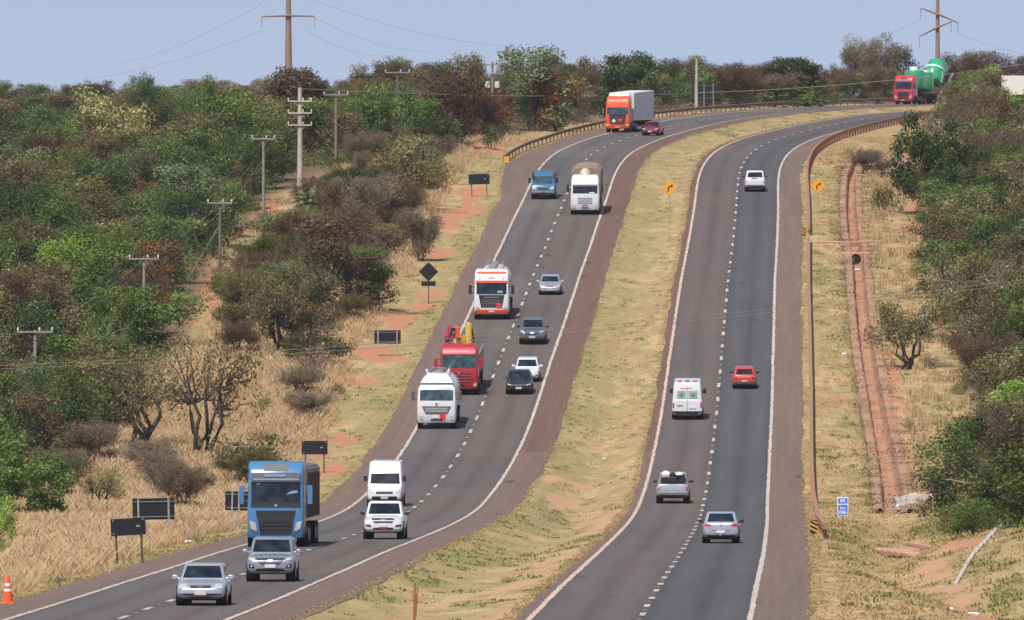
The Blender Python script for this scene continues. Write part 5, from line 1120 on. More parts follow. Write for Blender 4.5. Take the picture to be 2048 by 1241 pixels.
# 4 white pickup (front)
r_, k_, d_ = car('pickup', 5.3, 1.92, 1.78, 'white', 'white pickup with a gold emblem on its dark grille, close behind a white van', cat='pickup')
k_.patch('grille', C['mesh'], ((-.40, .78), (.40, .78), (.62, 1.0), (-.62, 1.0)), off=.02); k_.patch('grille_bar', C['white'], rect(-.58, .58, .875, .905), off=.03, nv=1); k_.patch('emblem', C['gold'], ((-.10, .86), (.10, .86), (.12, .93), (-.12, .93)), off=.05, nu=2, nv=1)
sym(k_, 'headlight', C['lamp'], ((.60, .88), (.90, .92), (.88, 1.04), (.64, 1.02))); sym(k_, 'fog_light', C['plastic'], ((.56, .58), (.84, .62), (.84, .70), (.60, .68))); k_.patch('lower_intake', C['plastic'], ((-.50, .46), (.50, .46), (.44, .55), (-.44, .55))); numplate(k_, 'front', .66); k_.patch('towing_tag', C['rplate'], rect(-.15, .15, .49, .54), off=.03, nu=2, nv=1)
place(r_, 768, 1080, 5.3)
# 5 white van
r_, k_, d_ = car('van', 5.6, 1.98, 2.5, 'white', 'high-roofed white van directly behind the white pickup', cat='van', name='passenger_van')
k_.patch('grille', C['mesh'], ((-.45, .72), (.45, .72), (.50, .86), (-.50, .86))); k_.patch('front_bumper', C['plastic'], rect(-.92, .92, .36, .58)); sym(k_, 'headlight', C['lamp'], ((.56, .76), (.88, .80), (.86, .98), (.62, .92))); numplate(k_, 'front', .50)
place(r_, 770, 1014, 5.6)
# 8 black car
r_, k_, d_ = car('sedan', 4.5, 1.75, 1.50, 'black', 'black car overlapping a white hatchback beside the dashed line')
sym(k_, 'headlight', C['lamp'], ((.50, .64), (.80, .68), (.78, .74), (.52, .70))); k_.patch('grille', C['mesh'], ((-.42, .58), (.42, .58), (.46, .70), (-.46, .70))); k_.patch('grille_bar', C['chrome'], rect(-.44, .44, .66, .69), off=.03); numplate(k_, 'front', .46); k_.patch('lower_intake', C['plastic'], rect(-.6, .6, .30, .38))
place(r_, 1038, 789, 4.5)
# 9 white hatch
r_, k_, d_ = car('hatch', 3.95, 1.70, 1.50, 'white', 'white hatchback half hidden behind the black car')
sym(k_, 'headlight', C['lamp'], ((.46, .62), (.76, .66), (.72, .78), (.50, .72))); k_.patch('grille', C['mesh'], rect(-.36, .36, .60, .68)); k_.patch('lower_intake', C['plastic'], rect(-.5, .5, .33, .45)); sym(k_, 'fog_light', C['plastic'], rect(.58, .72, .40, .50), nu=2, nv=1); numplate(k_, 'front', .50)
place(r_, 1054, 764, 3.95)
# 10 grey pickup
r_, k_, d_ = car('pickup', 5.3, 1.84, 1.74, 'grey', 'grey-blue pickup with bright headlights in the fast lane of the left road', cat='pickup')
sym(k_, 'headlight', C['lamp'], ((.56, .88), (.86, .92), (.84, 1.02), (.60, 1.0))); k_.patch('grille', C['mesh'], ((-.50, .70), (.50, .70), (.52, .98), (-.52, .98))); k_.patch('emblem', C['chrome'], ((-.1, .82), (.1, .82), (.14, .9), (-.14, .9)), off=.04, nu=2, nv=1)
k_.patch('front_bumper', C['greyp'], ((-.86, .46), (.86, .46), (.88, .66), (-.88, .66)), off=.03); numplate(k_, 'front', .56, .45)
place(r_, 1065, 689, 5.3)
# 11 silver sedan
r_, k_, d_ = car('sedan', 4.4, 1.68, 1.40, 'silver', 'pale blue-silver saloon farther up, level with the white and orange truck')
sym(k_, 'headlight', C['lamp'], ((.50, .62), (.78, .66), (.76, .76), (.54, .74))); k_.patch('grille', C['mesh'], rect(-.25, .25, .62, .69)); k_.patch('front_bumper', C['white'], rect(-.8, .8, .32, .42)); numplate(k_, 'front', .42)
place(r_, 1100, 590, 4.4)
# 16 dark red car
r_, k_, d_ = car('sedan', 4.3, 1.75, 1.42, 'dred', 'small dark red car beside the orange box truck')
sym(k_, 'headlight', C['lamp'], ((.50, .62), (.78, .66), (.76, .74), (.54, .72))); k_.patch('grille', C['mesh'], rect(-.4, .4, .50, .62)); k_.patch('emblem', C['chrome'], rect(-.1, .1, .66, .72), off=.03, nu=2, nv=1); numplate(k_, 'front', .44)
place(r_, 1302, 272, 4.3, yaw=.16)
# 18 silver sedan seen from behind
r_, k_, d_ = car('sedan', 4.4, 1.70, 1.44, 'silver', 'silver saloon seen from behind, nearest on the right road', bumper='dark')
sym(k_, 'tail_light', C['tail'], ((.42, .80), (.76, .78), (.74, .92), (.52, .90)), 'rear'); k_.patch('boot_seam', C['greyp'], rect(-.45, .45, .60, .615), 'rear', nv=1); numplate(k_, 'rear', .54, .42); k_.patch('rear_bumper', C['plastic'], rect(-.62, .62, .24, .38), 'rear', off=.02); sym(k_, 'reflector', C['tail'], rect(.64, .76, .36, .41), 'rear', nu=2, nv=1)
k_.patch('tow_ball', C['chrome'], rect(-.05, .09, .33, .39), 'rear', off=.1, nu=2, nv=1); k_.patch('emblem', C['chrome'], rect(-.05, .05, .80, .87), 'rear', off=.02, nu=2, nv=1)
place(r_, 1442, 1088, 4.4, True, right=True)
# 19 silver pickup seen from behind, loaded
r_, k_, d_ = car('pickup', 5.2, 1.86, 1.72, 'silver', 'silver pickup seen from behind with white sacks on its roof line', cat='pickup')
k_.patch('tailgate', C['silver'], rect(-.72, .72, .64, 1.10), 'rear', off=.02); sym(k_, 'tail_light', C['tail'], rect(.76, .90, .70, 1.06), 'rear', nu=2, nv=2); k_.patch('rear_bumper', C['chrome'], rect(-.84, .84, .50, .62), 'rear', off=.06); numplate(k_, 'rear', .56, .42); k_.patch('bed_cover', C['plastic'], ((-.78, .8), (.78, .8), (.78, 2.4), (-.78, 2.4)), 'top', off=.01)
k_.patch('bumper_underside', C['plastic'], rect(-.80, .80, .36, .48), 'rear', off=.02)
mb = MB(); 
for s in (-.72, .72): mb.tube([(s, .82, 1.12), (s * .9, .74, 1.62)], .03, 6)
mb.tube([(-.65, .74, 1.62), (.65, .74, 1.62)], .03, 6); mb.build('roll_bar', C['plastic'], r_)
place(r_, 1346, 1008, 5.2, True, right=True); pk = r_
# load
bpy.context.view_layer.update()
lo = pk.matrix_world.copy()
for i, (x, z, s, lb) in enumerate(((.40, 1.66, .24, 'white rounded sack sticking up at the left of the silver pickup load'), (-.36, 1.60, .20, 'white sack at the right of the silver pickup load'))):
    mb = MB(); mb.rings([rrect(s * q, -.3 * q, .3 * q, .1 * q, zz) for q, zz in ((.6, -.35), (1, -.15), (1, 0), (.6, .12), (.2, .16))]); o = mb.build('sack', C['bag'], smooth=True); o.matrix_world = lo @ Matrix.Translation((x, 1.15, z)); tag(o, lb, 'sack')
mb = MB(); mb.box((0, 1.2, 1.30), (1.2, .7, .35)); mb.box((0.05, 1.0, 1.52), (.36, .4, .42), ry=.2); mb.box((-.3, 1.35, 1.5), (.4, .5, .2), rz=.4); o = mb.build('dark_luggage', C['plastic'], bevel=.04); o.matrix_world = lo; tag(o, 'dark luggage heaped between the white sacks on the silver pickup', 'luggage')
# 20 ambulance
r_, k_, d_ = car('van', 5.6, 1.98, 2.45, 'white', 'white ambulance van seen from behind with crosses on two green rear windows', cat='van', name='ambulance')
for s in (-1, 1):
    x0, x1 = (.08, .66) if s > 0 else (-.66, -.08); k_.patch('rear_window', C['tint'], rect(x0, x1, 1.38, 1.90), 'rear', off=.015); cx = (x0 + x1) / 2
    k_.patch('cross', C['cross'], rect(cx - .14, cx + .14, 1.60, 1.68), 'rear', off=.03, nu=2, nv=1); k_.patch('cross', C['cross'], rect(cx - .04, cx + .04, 1.50, 1.78), 'rear', off=.034, nu=1, nv=2)
    k_.patch('door_seam', C['greyp'], rect(-.012, .012, .6, 2.1), 'rear', nu=1) if s > 0 else None
k_.patch('rear_door_handle', C['plastic'], rect(.28, .66, .90, .96), 'rear', nu=4, nv=1); k_.patch('rear_bumper', C['plastic'], rect(-.94, .94, .36, .58), 'rear', off=.08); numplate(k_, 'rear', .82, .42, x=-.35); sym(k_, 'tail_light', C['tail'], rect(.84, .95, .78, 1.25), 'rear', nu=1, nv=3)
k_.patch('red_stripe', C['cross'], rect(-.3, .45, 2.04, 2.08), 'rear', nv=1)
for s in (-.5, 0, .5): mb = MB(); mb.box((s, 2.3, 2.49), (.28, .18, .12)); mb.build('beacon', C['tail'] if s else C['greyp'], r_, .03)
place(r_, 1375, 839, 5.6, True, right=True)
# 21 red hatch
r_, k_, d_ = car('hatch', 3.85, 1.60, 1.42, 'ored', 'faded red hatchback seen from behind in the right lane', bumper='dark')
sym(k_, 'tail_light', C['dred'], rect(.50, .72, .68, .84), 'rear', nu=2, nv=2); k_.patch('rear_bumper', C['greyp'], rect(-.76, .76, .34, .52), 'rear', off=.04); numplate(k_, 'rear', .52, .4); k_.patch('bumper_strip', C['plastic'], rect(-.7, .7, .24, .34), 'rear')
place(r_, 1489, 778, 3.85, True, right=True)
# 22 white pickup from behind
r_, k_, d_ = car('pickup', 5.3, 1.82, 1.76, 'white', 'white pickup seen from behind, farthest on the right road', cat='pickup')
k_.patch('tailgate', C['white'], rect(-.7, .7, .66, 1.08), 'rear', off=.02); sym(k_, 'tail_light', C['tail'], rect(.76, .88, .74, 1.04), 'rear', nu=2, nv=2); k_.patch('rear_bumper', C['chrome'], rect(-.86, .86, .52, .64), 'rear', off=.06); k_.patch('bumper_underside', C['plastic'], rect(-.8, .8, .38, .50), 'rear', off=.02); k_.patch('bed_cover', C['plastic'], ((-.2, .8), (.3, .8), (.3, 2.3), (-.2, 2.3)), 'top')
place(r_, 1510, 384, 5.3, True, right=True)
# ---------------------------------------------------------------- trucks
def truck(W, H, paint, label, lv=None, D=2.15, roof_w=.9, rake=.30, name='lorry'):
    root = empty(name); tag(root, label, 'truck'); w2 = W / 2; rg = []
    for z, wf, yf, yr in (lv or ((.42, .96, .10, D), (.60, 1, .03, D), (1.1, 1, 0, D), (1.75, 1, .02, D), (2.0, .99, .05, D), (H * .78, .97, rake * .8, D), (H * .86, .96, rake, D), (H - .12, roof_w, rake + .35, D), (H, roof_w - .06, rake + .7, D - .1))):
        rg.append(rrect(w2 * wf, yf, yr, .16 if z < H - .2 else .12, z, 3))
    mb = MB(); mb.rings(rg); b = mb.build('cab', C[paint], root, smooth=True); sk = Skin([b], root)
    for s in (-1, 1): wheel(root, s * (w2 - .17), 1.25, .51, .32)
    for s in (-1, 1):
        mb = MB(); mb.tube([(s * (w2 - .02), 1.25, .52), (s * (w2 + .006), 1.25, .52)], .64, 18); mb.build('wheel_arch', C['under'], root)
        sd = 'left' if s < 0 else 'right'; sk.patch('side_window', C['glass'], ((.35, 1.95), (1.35, 1.95), (1.35, 2.75 if H > 3.3 else 2.45), (.6, 2.75 if H > 3.3 else 2.45)), sd, nu=4, nv=2); sk.patch('cab_step', C['plastic'], rect(.15, .62, .5, .62), sd, nu=2, nv=1, off=.03)
    return root, sk, w2
def mirrors(root, w2, z, mat='plastic', h=.62, out=.30, y=.05):
    for s in (-1, 1):
        mb = MB(); mb.box((s * (w2 + out), y, z), (.22, .12, h)); mb.tube([(s * (w2 - .04), y + .1, z + h * .35), (s * (w2 + out), y + .03, z + h * .3)], .025, 6); mb.tube([(s * (w2 - .04), y + .1, z - h * .35), (s * (w2 + out), y + .03, z - h * .3)], .025, 6); mb.build('mirror', C[mat] if isinstance(mat, str) else mat, root, .03)
def chassis(root, w2, y0, y1, axles, rim='rim', duals=True):
    mb = MB(); mb.box((0, (y0 + y1) / 2, .82), (.9, y1 - y0, .28)); mb.box((0, y1 - .1, .62), (W_(w2), .12, .14)); mb.build('chassis', C['under'], root)
    for y in axles:
        for s in (-1, 1): wheel(root, s * (w2 - .27), y, .51, .52, rim)
        mb = MB(); mb.tube([(-w2 + .4, y, .51), (w2 - .4, y, .51)], .09, 8); mb.build('axle', C['under'], root)
def W_(w2): return w2 * 1.9
def fuel(root, w2, y):
    for s in (-1, 1): mb = MB(); mb.tube([(s * (w2 - .32), y, .72), (s * (w2 - .32), y + 1.3, .72)], .32, 12); mb.build('fuel_tank', C['greyp'], root)
def tank(root, w2, y0, y1, zc, r, mat, lids=3, rails=True, boxend=None):
    mb = MB(); rg = []
    for t, q in ((0, .55), (.02, .82), (.05, .96), (.09, 1), (.9, 1), (.97, .95), (1, .6)):
        y = y0 + (y1 - y0) * t; rg.append([(r * 1.06 * q * math.cos(a), y, zc + r * q * math.sin(a)) for a in [2 * math.pi * k / 24 for k in range(24)]])
    mb.rings(rg); t = mb.build('tank', C[mat], root, smooth=True); mb = MB()
    for i in range(lids):
        y = y0 + 1.2 + i * (y1 - y0 - 2.4) / max(1, lids - 1); m2 = MB(); m2.tube([(0, y, zc + r - .05), (0, y, zc + r + .16)], .3, 12); m2.build('manhole', C['steel'], t)
    if rails:
        for s in (-1, 1):
            m2 = MB(); m2.tube([(s * .55, y0 + .4, zc + r * .88), (s * .55, y0 + .5, zc + r + .22), (s * .55, y1 - .4, zc + r + .22), (s * .55, y1 - .3, zc + r * .88)], .03, 6); m2.build('handrail', C['steel'], t)
    for y in np.arange(y0 + 1, y1, 1.8): m2 = MB(); m2.box((0, y, zc - r * .9), (r * 1.2, .16, .4)); m2.build('saddle', C['under'], t)
def warnpl(sk, x0, x1, z0, z1, off=.05): sk.patch('hazard_plate', C['warn'], rect(x0, x1, z0, z1), off=off, nu=2, nv=1)
# 3 big blue truck
H = 3.85; r_, k_, w = truck(2.56, H, 'blue', 'big sky-blue truck with a black grille following the blue-silver SUV', roof_w=.98, rake=.22)
k_.patch('windscreen', C['glass'], rect(-w * .86, w * .86, 2.0, 2.95), off=.02, nu=10, nv=5); k_.patch('lower_windscreen_panel', C['plastic'], rect(-w * .88, w * .88, 1.78, 2.0), off=.018, nu=10)
k_.patch('sun_visor', C['greyp'], rect(-w * .86, w * .86, 2.93, 3.34), off=.10, nu=10, nv=2); k_.patch('chrome_lettering_strip', C['chrome'], rect(-w * .42, w * .36, 3.16, 3.27), off=.13, nu=8, nv=1); k_.patch('visor_edge', C['chrome'], rect(-w * .80, w * .80, 3.0, 3.08), off=.13, nu=8, nv=1)
k_.patch('upper_grille', C['plastic'], ((-w * .66, 1.30), (w * .66, 1.30), (w * .70, 1.64), (-w * .70, 1.64)), off=.02, nu=8); k_.patch('lower_grille', C['mesh'], ((-w * .55, .60), (w * .55, .60), (w * .64, 1.27), (-w * .64, 1.27)), off=.018, nu=8)
for z in (.78, .94, 1.10): k_.patch('grille_bar', C['plastic'], rect(-w * .56, w * .56, z, z + .03), off=.035, nv=1)
sym(k_, 'headlight', C['lamp'], ((w * .66, .72), (w * .86, .82), (w * .92, 1.18), (w * .72, 1.10)), off=.02, nu=4, nv=4); sym(k_, 'headlight_surround', C['greyp'], ((w * .62, .62), (w * .82, .66), (w * .90, .82), (w * .66, .72)), off=.018, nu=4)
k_.patch('roof_panel', C['greyp'], rect(-w * .42, w * .42, 3.42, 3.72), off=.02); k_.patch('emblem', C['chrome'], ((-.03, 1.8), (.03, 1.8), (.08, 1.92), (-.08, 1.92)), off=.03, nu=2, nv=1); k_.patch('windscreen_sticker', C['tint'], ((-.86, 2.80), (-.70, 2.84), (-.68, 2.90), (-.84, 2.88)), off=.03, nu=2, nv=1); k_.patch('dashboard_papers', C['chrome'], ((.45, 2.36), (.98, 2.44), (.98, 2.56), (.66, 2.50)), off=.028, nu=4, nv=1)
for s in (-1, 1): mb = MB(); mb.tube([(s * w * .55, .62, H - .35), (s * w * .55, .7, H - .05)], .05, 8); mb.build('air_horn', C['chrome'], r_)
mirrors(r_, w, 2.35, C['blue'], .85, .26); chassis(r_, w, 2, 15.5, (4.6, 5.9, 11.6, 12.9, 14.2)); fuel(r_, w, 2.4)
mb = MB(); mb.rings([rrect(w * a, 3.0, 15.6, .05, z) for a, z in ((.98, 1.25), (1.0, 1.3), (1.0, 3.45), (.9, 3.62), (.4, 3.72))]); mb.build('trailer_body', C['tarp2'], r_)
for y in np.arange(3.4, 15.5, 1.1): 
    for sg in (-1, 1): mb = MB(); mb.box((sg * (w + .02), y, 2.35), (.06, .08, 2.1)); mb.build('trailer_rib', C['tarp2'], r_)
place(r_, 551, 1096, 2.5, axle=.0); 
# 6 white tanker truck
H = 3.0; r_, k_, w = truck(2.48, H, 'white', 'white tanker truck with an orange hazard plate, just in front of the dark red truck', roof_w=.8)
k_.patch('windscreen', C['tglass'], rect(-w * .86, w * .86, 1.86, 2.62), off=.02, nu=10, nv=4); k_.patch('grille', C['greyp'], ((-w * .56, .98), (w * .56, .98), (w * .76, 1.48), (-w * .76, 1.48)), off=.02, nu=8)
for z in (1.12, 1.23, 1.34): k_.patch('grille_bar', C['white'], rect(-w * .58, w * .58, z, z + .03), off=.035, nv=1)
warnpl(k_, .2, .56, .66, .98); k_.patch('bumper_intake', C['plastic'], rect(-w * .3, w * .3, .56, .66), off=.02, nv=1); k_.patch('number_plate', C['plate'], rect(-.22, .12, .72, .84), off=.03, nu=2, nv=1); sym(k_, 'headlight', C['lamp'], rect(w * .70, w * .92, .62, .86), off=.02, nu=3, nv=2); k_.patch('emblem', C['chrome'], rect(-.08, .08, 1.55, 1.70), off=.03, nu=2, nv=1)
mirrors(r_, w, 2.15, 'greyp', .62, .26); mb = MB(); mb.rings([rrect(w * a, y0, 2.1, .1, z) for a, y0, z in ((.84, .5, 2.95), (.74, .7, 3.2), (.50, 1.1, 3.5))]); mb.build('roof_deflector', C['white'], r_, smooth=True)
for s_ in (-1, 1): mb = MB(); mb.box((s_ * .62, 2.5, 3.35), (.12, .5, .75), ry=s_ * .3); mb.build('side_fin', C['white'], r_, .03)
mb = MB(); mb.tube([(-.5, 2.9, 3.45), (-.2, 2.9, 3.75), (.3, 2.9, 3.7), (.5, 2.9, 3.5)], .05, 6); mb.build('top_fitting', C['greyp'], r_)
chassis(r_, w, 2, 9.6, (6.9, 8.2)); fuel(r_, w, 2.3); tank(r_, w, 2.6, 9.6, 2.1, 1.16, 'white', 3)
place(r_, 873, 860, 2.5, axle=0)
# 7 dark red truck
H = 3.35; r_, k_, w = truck(2.56, H, 'red', 'dark red truck carrying upright coloured machine parts behind its cab')
k_.patch('windscreen', C['tglass'], rect(-w * .88, w * .88, 1.86, 2.68), off=.02, nu=10, nv=4); k_.patch('sun_visor', C['red'], rect(-w * .84, w * .84, 2.72, 3.2), off=.06, nu=10, nv=2)
for z in (.86, 1.05, 1.24, 1.43): k_.patch('grille_slot', C['plastic'], ((-w * .60, z), (w * .60, z), (w * .62, z + .05), (-w * .62, z + .05)), off=.015, nv=1); k_.patch('grille_bar', C['chrome'], ((-w * .58, z + .06), (w * .58, z + .06), (w * .58, z + .08), (-w * .58, z + .08)), off=.02, nv=1)
k_.patch('emblem', C['chrome'], ((-.11, 1.36), (.11, 1.36), (.04, 1.6), (-.04, 1.6)), off=.04, nu=2, nv=1); k_.patch('bumper_intake', C['plastic'], rect(-w * .5, w * .3, .62, .74), off=.02, nv=1); sym(k_, 'headlight', C['lamp'], ((w * .74, .60), (w * .92, .62), (w * .90, .86), (w * .78, .80)), off=.02, nu=3)
mirrors(r_, w, 2.2, 'red', .6, .26); chassis(r_, w, 2, 12.5, (4.4, 9.6, 10.9)); fuel(r_, w, 2.3)
mb = MB(); mb.box((0, 7.6, 1.15), (2.5, 10.0, .18)); mb.build('flat_bed', C['wood'], r_, .02); mb = MB(); mb.box((0, 2.75, 2.0), (2.5, .12, 1.6)); mb.build('headboard', C['greyp'], r_, .02)
for s in (-1, 1): mb = MB(); mb.box((s * 1.24, 7.6, 1.9), (.06, 9.6, 1.3)); mb.build('side_board', C['wood'], r_, .01)
place(r_, 918, 792, 2.5, axle=0); bpy.context.view_layer.update(); lo = r_.matrix_world.copy()
def load(name, label, parts):
    e = empty(name); tag(e, label, 'cargo'); e.matrix_world = lo
    for nm, mt, fn in parts: mb = MB(); fn(mb); mb.build(nm, C[mt], e, .02)
    return e
load('crane_column', 'tall yellow column standing behind the dark red cab on its right', [('column', 'yel', lambda m: (m.tube([(.55, 3.6, 1.25), (.55, 3.6, 4.45), (.6, 3.6, 4.6)], [.26, .24, .18], 12), m.box((.82, 3.7, 3.8), (.22, .3, .5)), m.tube([(.3, 3.5, 1.3), (.42, 3.5, 3.6)], .06, 8))), ('hose', 'plastic', lambda m: m.tube([(.86, 3.55, 1.3), (.95, 3.5, 2.8), (.78, 3.5, 4.2)], .06, 8))])
load('machine_parts', 'tangle of magenta, orange and yellow machine arms behind the dark red cab on its left', [('yellow_frame', 'yel', lambda m: (m.tube([(-1.1, 3.5, 2.0), (-.6, 3.5, 3.9), (.1, 3.5, 3.6), (.35, 3.5, 2.6)], .07, 6), m.box((.2, 3.6, 3.5), (.3, .3, .5), ry=.4))), ('magenta_arm', 'magenta', lambda m: (m.tube([(-.9, 3.6, 1.3), (-.95, 3.6, 3.3), (-.75, 3.6, 4.35)], .14, 8), m.tube([(-.5, 3.5, 3.3), (-.8, 3.5, 4.45)], .12, 8), m.box((-.85, 3.5, 3.6), (.4, .3, .35), rz=.3))), ('orange_arm', 'orange', lambda m: (m.tube([(-.2, 3.7, 1.3), (-.15, 3.7, 3.6), (-.36, 3.6, 4.35)], .15, 8), m.box((-.22, 3.6, 3.95), (.34, .3, .7)))),
    ('black_linkage', 'plastic', lambda m: (m.tube([(-.9, 3.4, 3.3), (-.55, 3.4, 4.1), (-.45, 3.4, 4.25)], .06, 6), m.tube([(-.7, 3.4, 2.8), (-.4, 3.4, 3.9)], .05, 6), m.box((-.5, 3.45, 4.15), (.26, .2, .2)))), ('yellow_strut', 'yel', lambda m: (m.tube([(-.65, 3.35, 2.2), (-.45, 3.35, 3.5)], .07, 6), m.tube([(-1.05, 3.35, 2.2), (-.95, 3.35, 3.1)], .06, 6), m.tube([(.0, 3.35, 2.6), (-.1, 3.35, 3.2)], .07, 6)))])
# 12 white and orange truck
H = 3.62; r_, k_, w = truck(2.54, H, 'white', 'white truck with orange visor stripes, orange bumper and a cream tank', roof_w=.94)
k_.patch('windscreen', C['glass'], rect(-w * .86, w * .86, 1.88, 2.68), off=.02, nu=10, nv=4); k_.patch('orange_visor', C['orange'], rect(-w * .90, w * .90, 2.70, 2.86), off=.08, nu=10, nv=1); k_.patch('orange_roof_stripe', C['orange'], rect(-w * .84, w * .84, 3.34, 3.52), off=.03, nu=10, nv=1)
k_.patch('grille', C['mesh'], ((-w * .60, .92), (w * .60, .92), (w * .74, 1.82), (-w * .74, 1.82)), off=.02, nu=8, nv=4)
for z in (1.02, 1.16, 1.30, 1.44): k_.patch('grille_bar', C['chrome'], rect(-w * .56, w * .56, z, z + .035), off=.035, nv=1)
k_.patch('upper_trim', C['chrome'], rect(-w * .44, w * .44, 1.62, 1.68), off=.035, nv=1); k_.patch('orange_bumper', C['orange'], rect(-w * .95, w * .95, .46, .74), off=.05, nu=10, nv=2); sym(k_, 'headlight', C['lamp'], ((w * .66, .76), (w * .92, .80), (w * .90, .98), (w * .70, .92)), off=.04, nu=3); warnpl(k_, .36, .74, .92, 1.24); k_.patch('number_plate', C['plate'], rect(-.2, .2, .56, .68), off=.07, nu=2, nv=1); k_.patch('dashboard_card', C['tint'], rect(.42, .80, 1.98, 2.12), off=.03, nu=2, nv=1)
sym(k_, 'marker_lamp', C['chrome'], rect(w * .62, w * .74, 2.96, 3.04), nu=1, nv=1); k_.patch('faded_lettering', C['ored'], rect(-w * .2, w * .2, 3.02, 3.08), nv=1)
mirrors(r_, w, 2.2, 'plastic', .66, .28); chassis(r_, w, 2, 11.5, (4.4, 8.7, 10.0)); fuel(r_, w, 2.3); tank(r_, w, 2.7, 11.6, 2.3, 1.16, 'cream', 4)
place(r_, 983, 641, 2.5, axle=0)
# 13 small blue truck
r_, k_, w = truck(2.05, 2.25, 'dblue', 'small blue truck with pale headlamp corners next to the white truck with brown load', lv=((.45, .96, .06, 3.6), (.62, 1, 0, 3.6), (.95, 1, .0, 3.6), (1.2, .99, .15, 3.6), (1.32, .97, .55, 3.6), (1.95, .88, 1.05, 3.5), (2.15, .82, 1.25, 3.4), (2.25, .7, 1.5, 3.2)))
k_.patch('windscreen', C['tglass'], ((-w * .78, 1.38), (w * .78, 1.38), (w * .74, 1.98), (-w * .74, 1.98)), off=.02, nu=8, nv=3); k_.patch('grille', C['mesh'], ((-w * .42, .86), (w * .42, .86), (w * .50, 1.08), (-w * .50, 1.08)), off=.02); sym(k_, 'headlight', C['lamp'], ((w * .50, .86), (w * .88, .86), (w * .94, 1.22), (w * .62, 1.04)), off=.02, nu=4); k_.patch('front_bumper', C['steel'], rect(-w * .96, w * .96, .58, .78), off=.05, nu=8); k_.patch('number_plate', C['rplate'], rect(-.2, .2, .60, .72), off=.07, nu=2, nv=1)
mirrors(r_, w, 1.62, 'plastic', .42, .16, .9); chassis(r_, w, 2, 7.5, (6.0,)); mb = MB(); mb.rings([rrect(w * a, 3.7, 7.8, .05, z) for a, z in ((1.0, .95), (1.0, 2.1), (.94, 2.16))]); mb.build('cargo_body', C['greyp'], r_)
place(r_, 1086, 400, 2.5, axle=0)
# 14 white truck with brown load
H = 3.35; r_, k_, w = truck(2.42, H, 'white', 'white truck with a brown covered load in the fast lane, above the silver saloon')
k_.patch('windscreen', C['glass'], rect(-w * .86, w * .86, 1.84, 2.42), off=.02, nu=10, nv=4); k_.patch('sun_visor', C['greyp'], rect(-w * .86, w * .86, 2.42, 2.56), off=.1, nu=8, nv=1)
for z in (.98, 1.12, 1.26, 1.40): k_.patch('grille_slot', C['greyp'], rect(-w * .50, w * .50, z, z + .05), off=.02, nv=1)
k_.patch('number_plate', C['rplate'], rect(-.24, .24, .78, .88), off=.03, nu=2, nv=1); k_.patch('bumper_intake', C['plastic'], rect(-.3, .3, .58, .66), off=.02, nv=1); sym(k_, 'headlight', C['lamp'], rect(w * .68, w * .92, .60, .84), off=.02, nu=3); k_.patch('dashboard_cloth', C['white'], rect(.35, .8, 1.84, 1.94), off=.028, nu=3, nv=1)
mirrors(r_, w, 2.25, 'plastic', .62, .22); chassis(r_, w, 2, 12.5, (4.4, 5.7, 10.2, 11.5)); fuel(r_, w, 2.3)
mb = MB(); mb.tube([(0, 1.0, H - .25), (0, 1.25, H + .12), (0, 1.8, H + .16)], [.3, .48, .4], 12); mb.build('roof_pod', C['cream'], r_, smooth=True)
mb = MB(); mb.rings([rrect(w * a * 1.06, 2.9, 12.8, .05, z) for a, z in ((1.0, 1.2), (1.0, 3.25), (.96, 3.45), (.7, 3.75), (.3, 3.86))]); mb.build('covered_load_body', C['tarp'], r_)
place(r_, 1170, 431, 2.5, axle=0)
# 15 orange truck with white box
H = 3.75; r_, k_, w = truck(2.5, H, 'orange', 'orange truck pulling a long white box trailer out of the bend', roof_w=.92)
k_.patch('windscreen', C['tglass'], rect(-w * .88, w * .88, 1.90, 2.58), off=.02, nu=10, nv=4); k_.patch('grille', C['mesh'], ((-w * .58, .88), (w * .58, .88), (w * .72, 1.88), (-w * .72, 1.88)), off=.02, nu=8, nv=4)
for z in (1.0, 1.16, 1.32, 1.48): k_.patch('grille_bar', C['chrome'], rect(-w * .5, w * .5, z, z + .03), off=.035, nv=1)
warnpl(k_, .1, .48, 1.16, 1.40); k_.patch('hazard_diamond', C['plate'], ((-.40, 1.0), (-.16, 1.18), (-.38, 1.40), (-.60, 1.2)), off=.05, nu=2, nv=2); sym(k_, 'headlight', C['lamp'], rect(w * .70, w * .92, .66, .86), off=.03, nu=3); k_.patch('number_plate', C['plate'], rect(-.24, .24, .50, .62), off=.04, nu=2, nv=1); sym(k_, 'marker_lamp', C['chrome'], rect(w * .6, w * .78, 2.9, 3.08), nu=2, nv=1); k_.patch('faded_lettering', C['black'], rect(-w * .42, w * .42, 3.26, 3.33), nv=1)
mb = MB(); mb.rings([rrect(w * a, y0, 2.1, .1, z) for a, y0, z in ((.86, 1.1, 3.72), (.84, 1.2, 3.9), (.8, 1.5, 4.0))]); mb.build('roof_deflector', C['white'], r_, smooth=True)
mirrors(r_, w, 2.2, 'greyp', .6, .24); chassis(r_, w, 2, 17, (4.6, 5.9, 13.0, 14.3, 15.6)); fuel(r_, w, 2.3)
mb = MB(); mb.box((0, 10.2, 2.62), (2.58, 14.4, 2.85)); mb.build('box_trailer', C['box'], r_, .04)
for y in np.arange(3.6, 17.2, .9): mb = MB(); mb.box((1.295, y, 2.62), (.02, .05, 2.7)); mb.build('panel_seam', C['box'], r_)
place(r_, 1235, 266, 2.5, axle=0, yaw=.155)
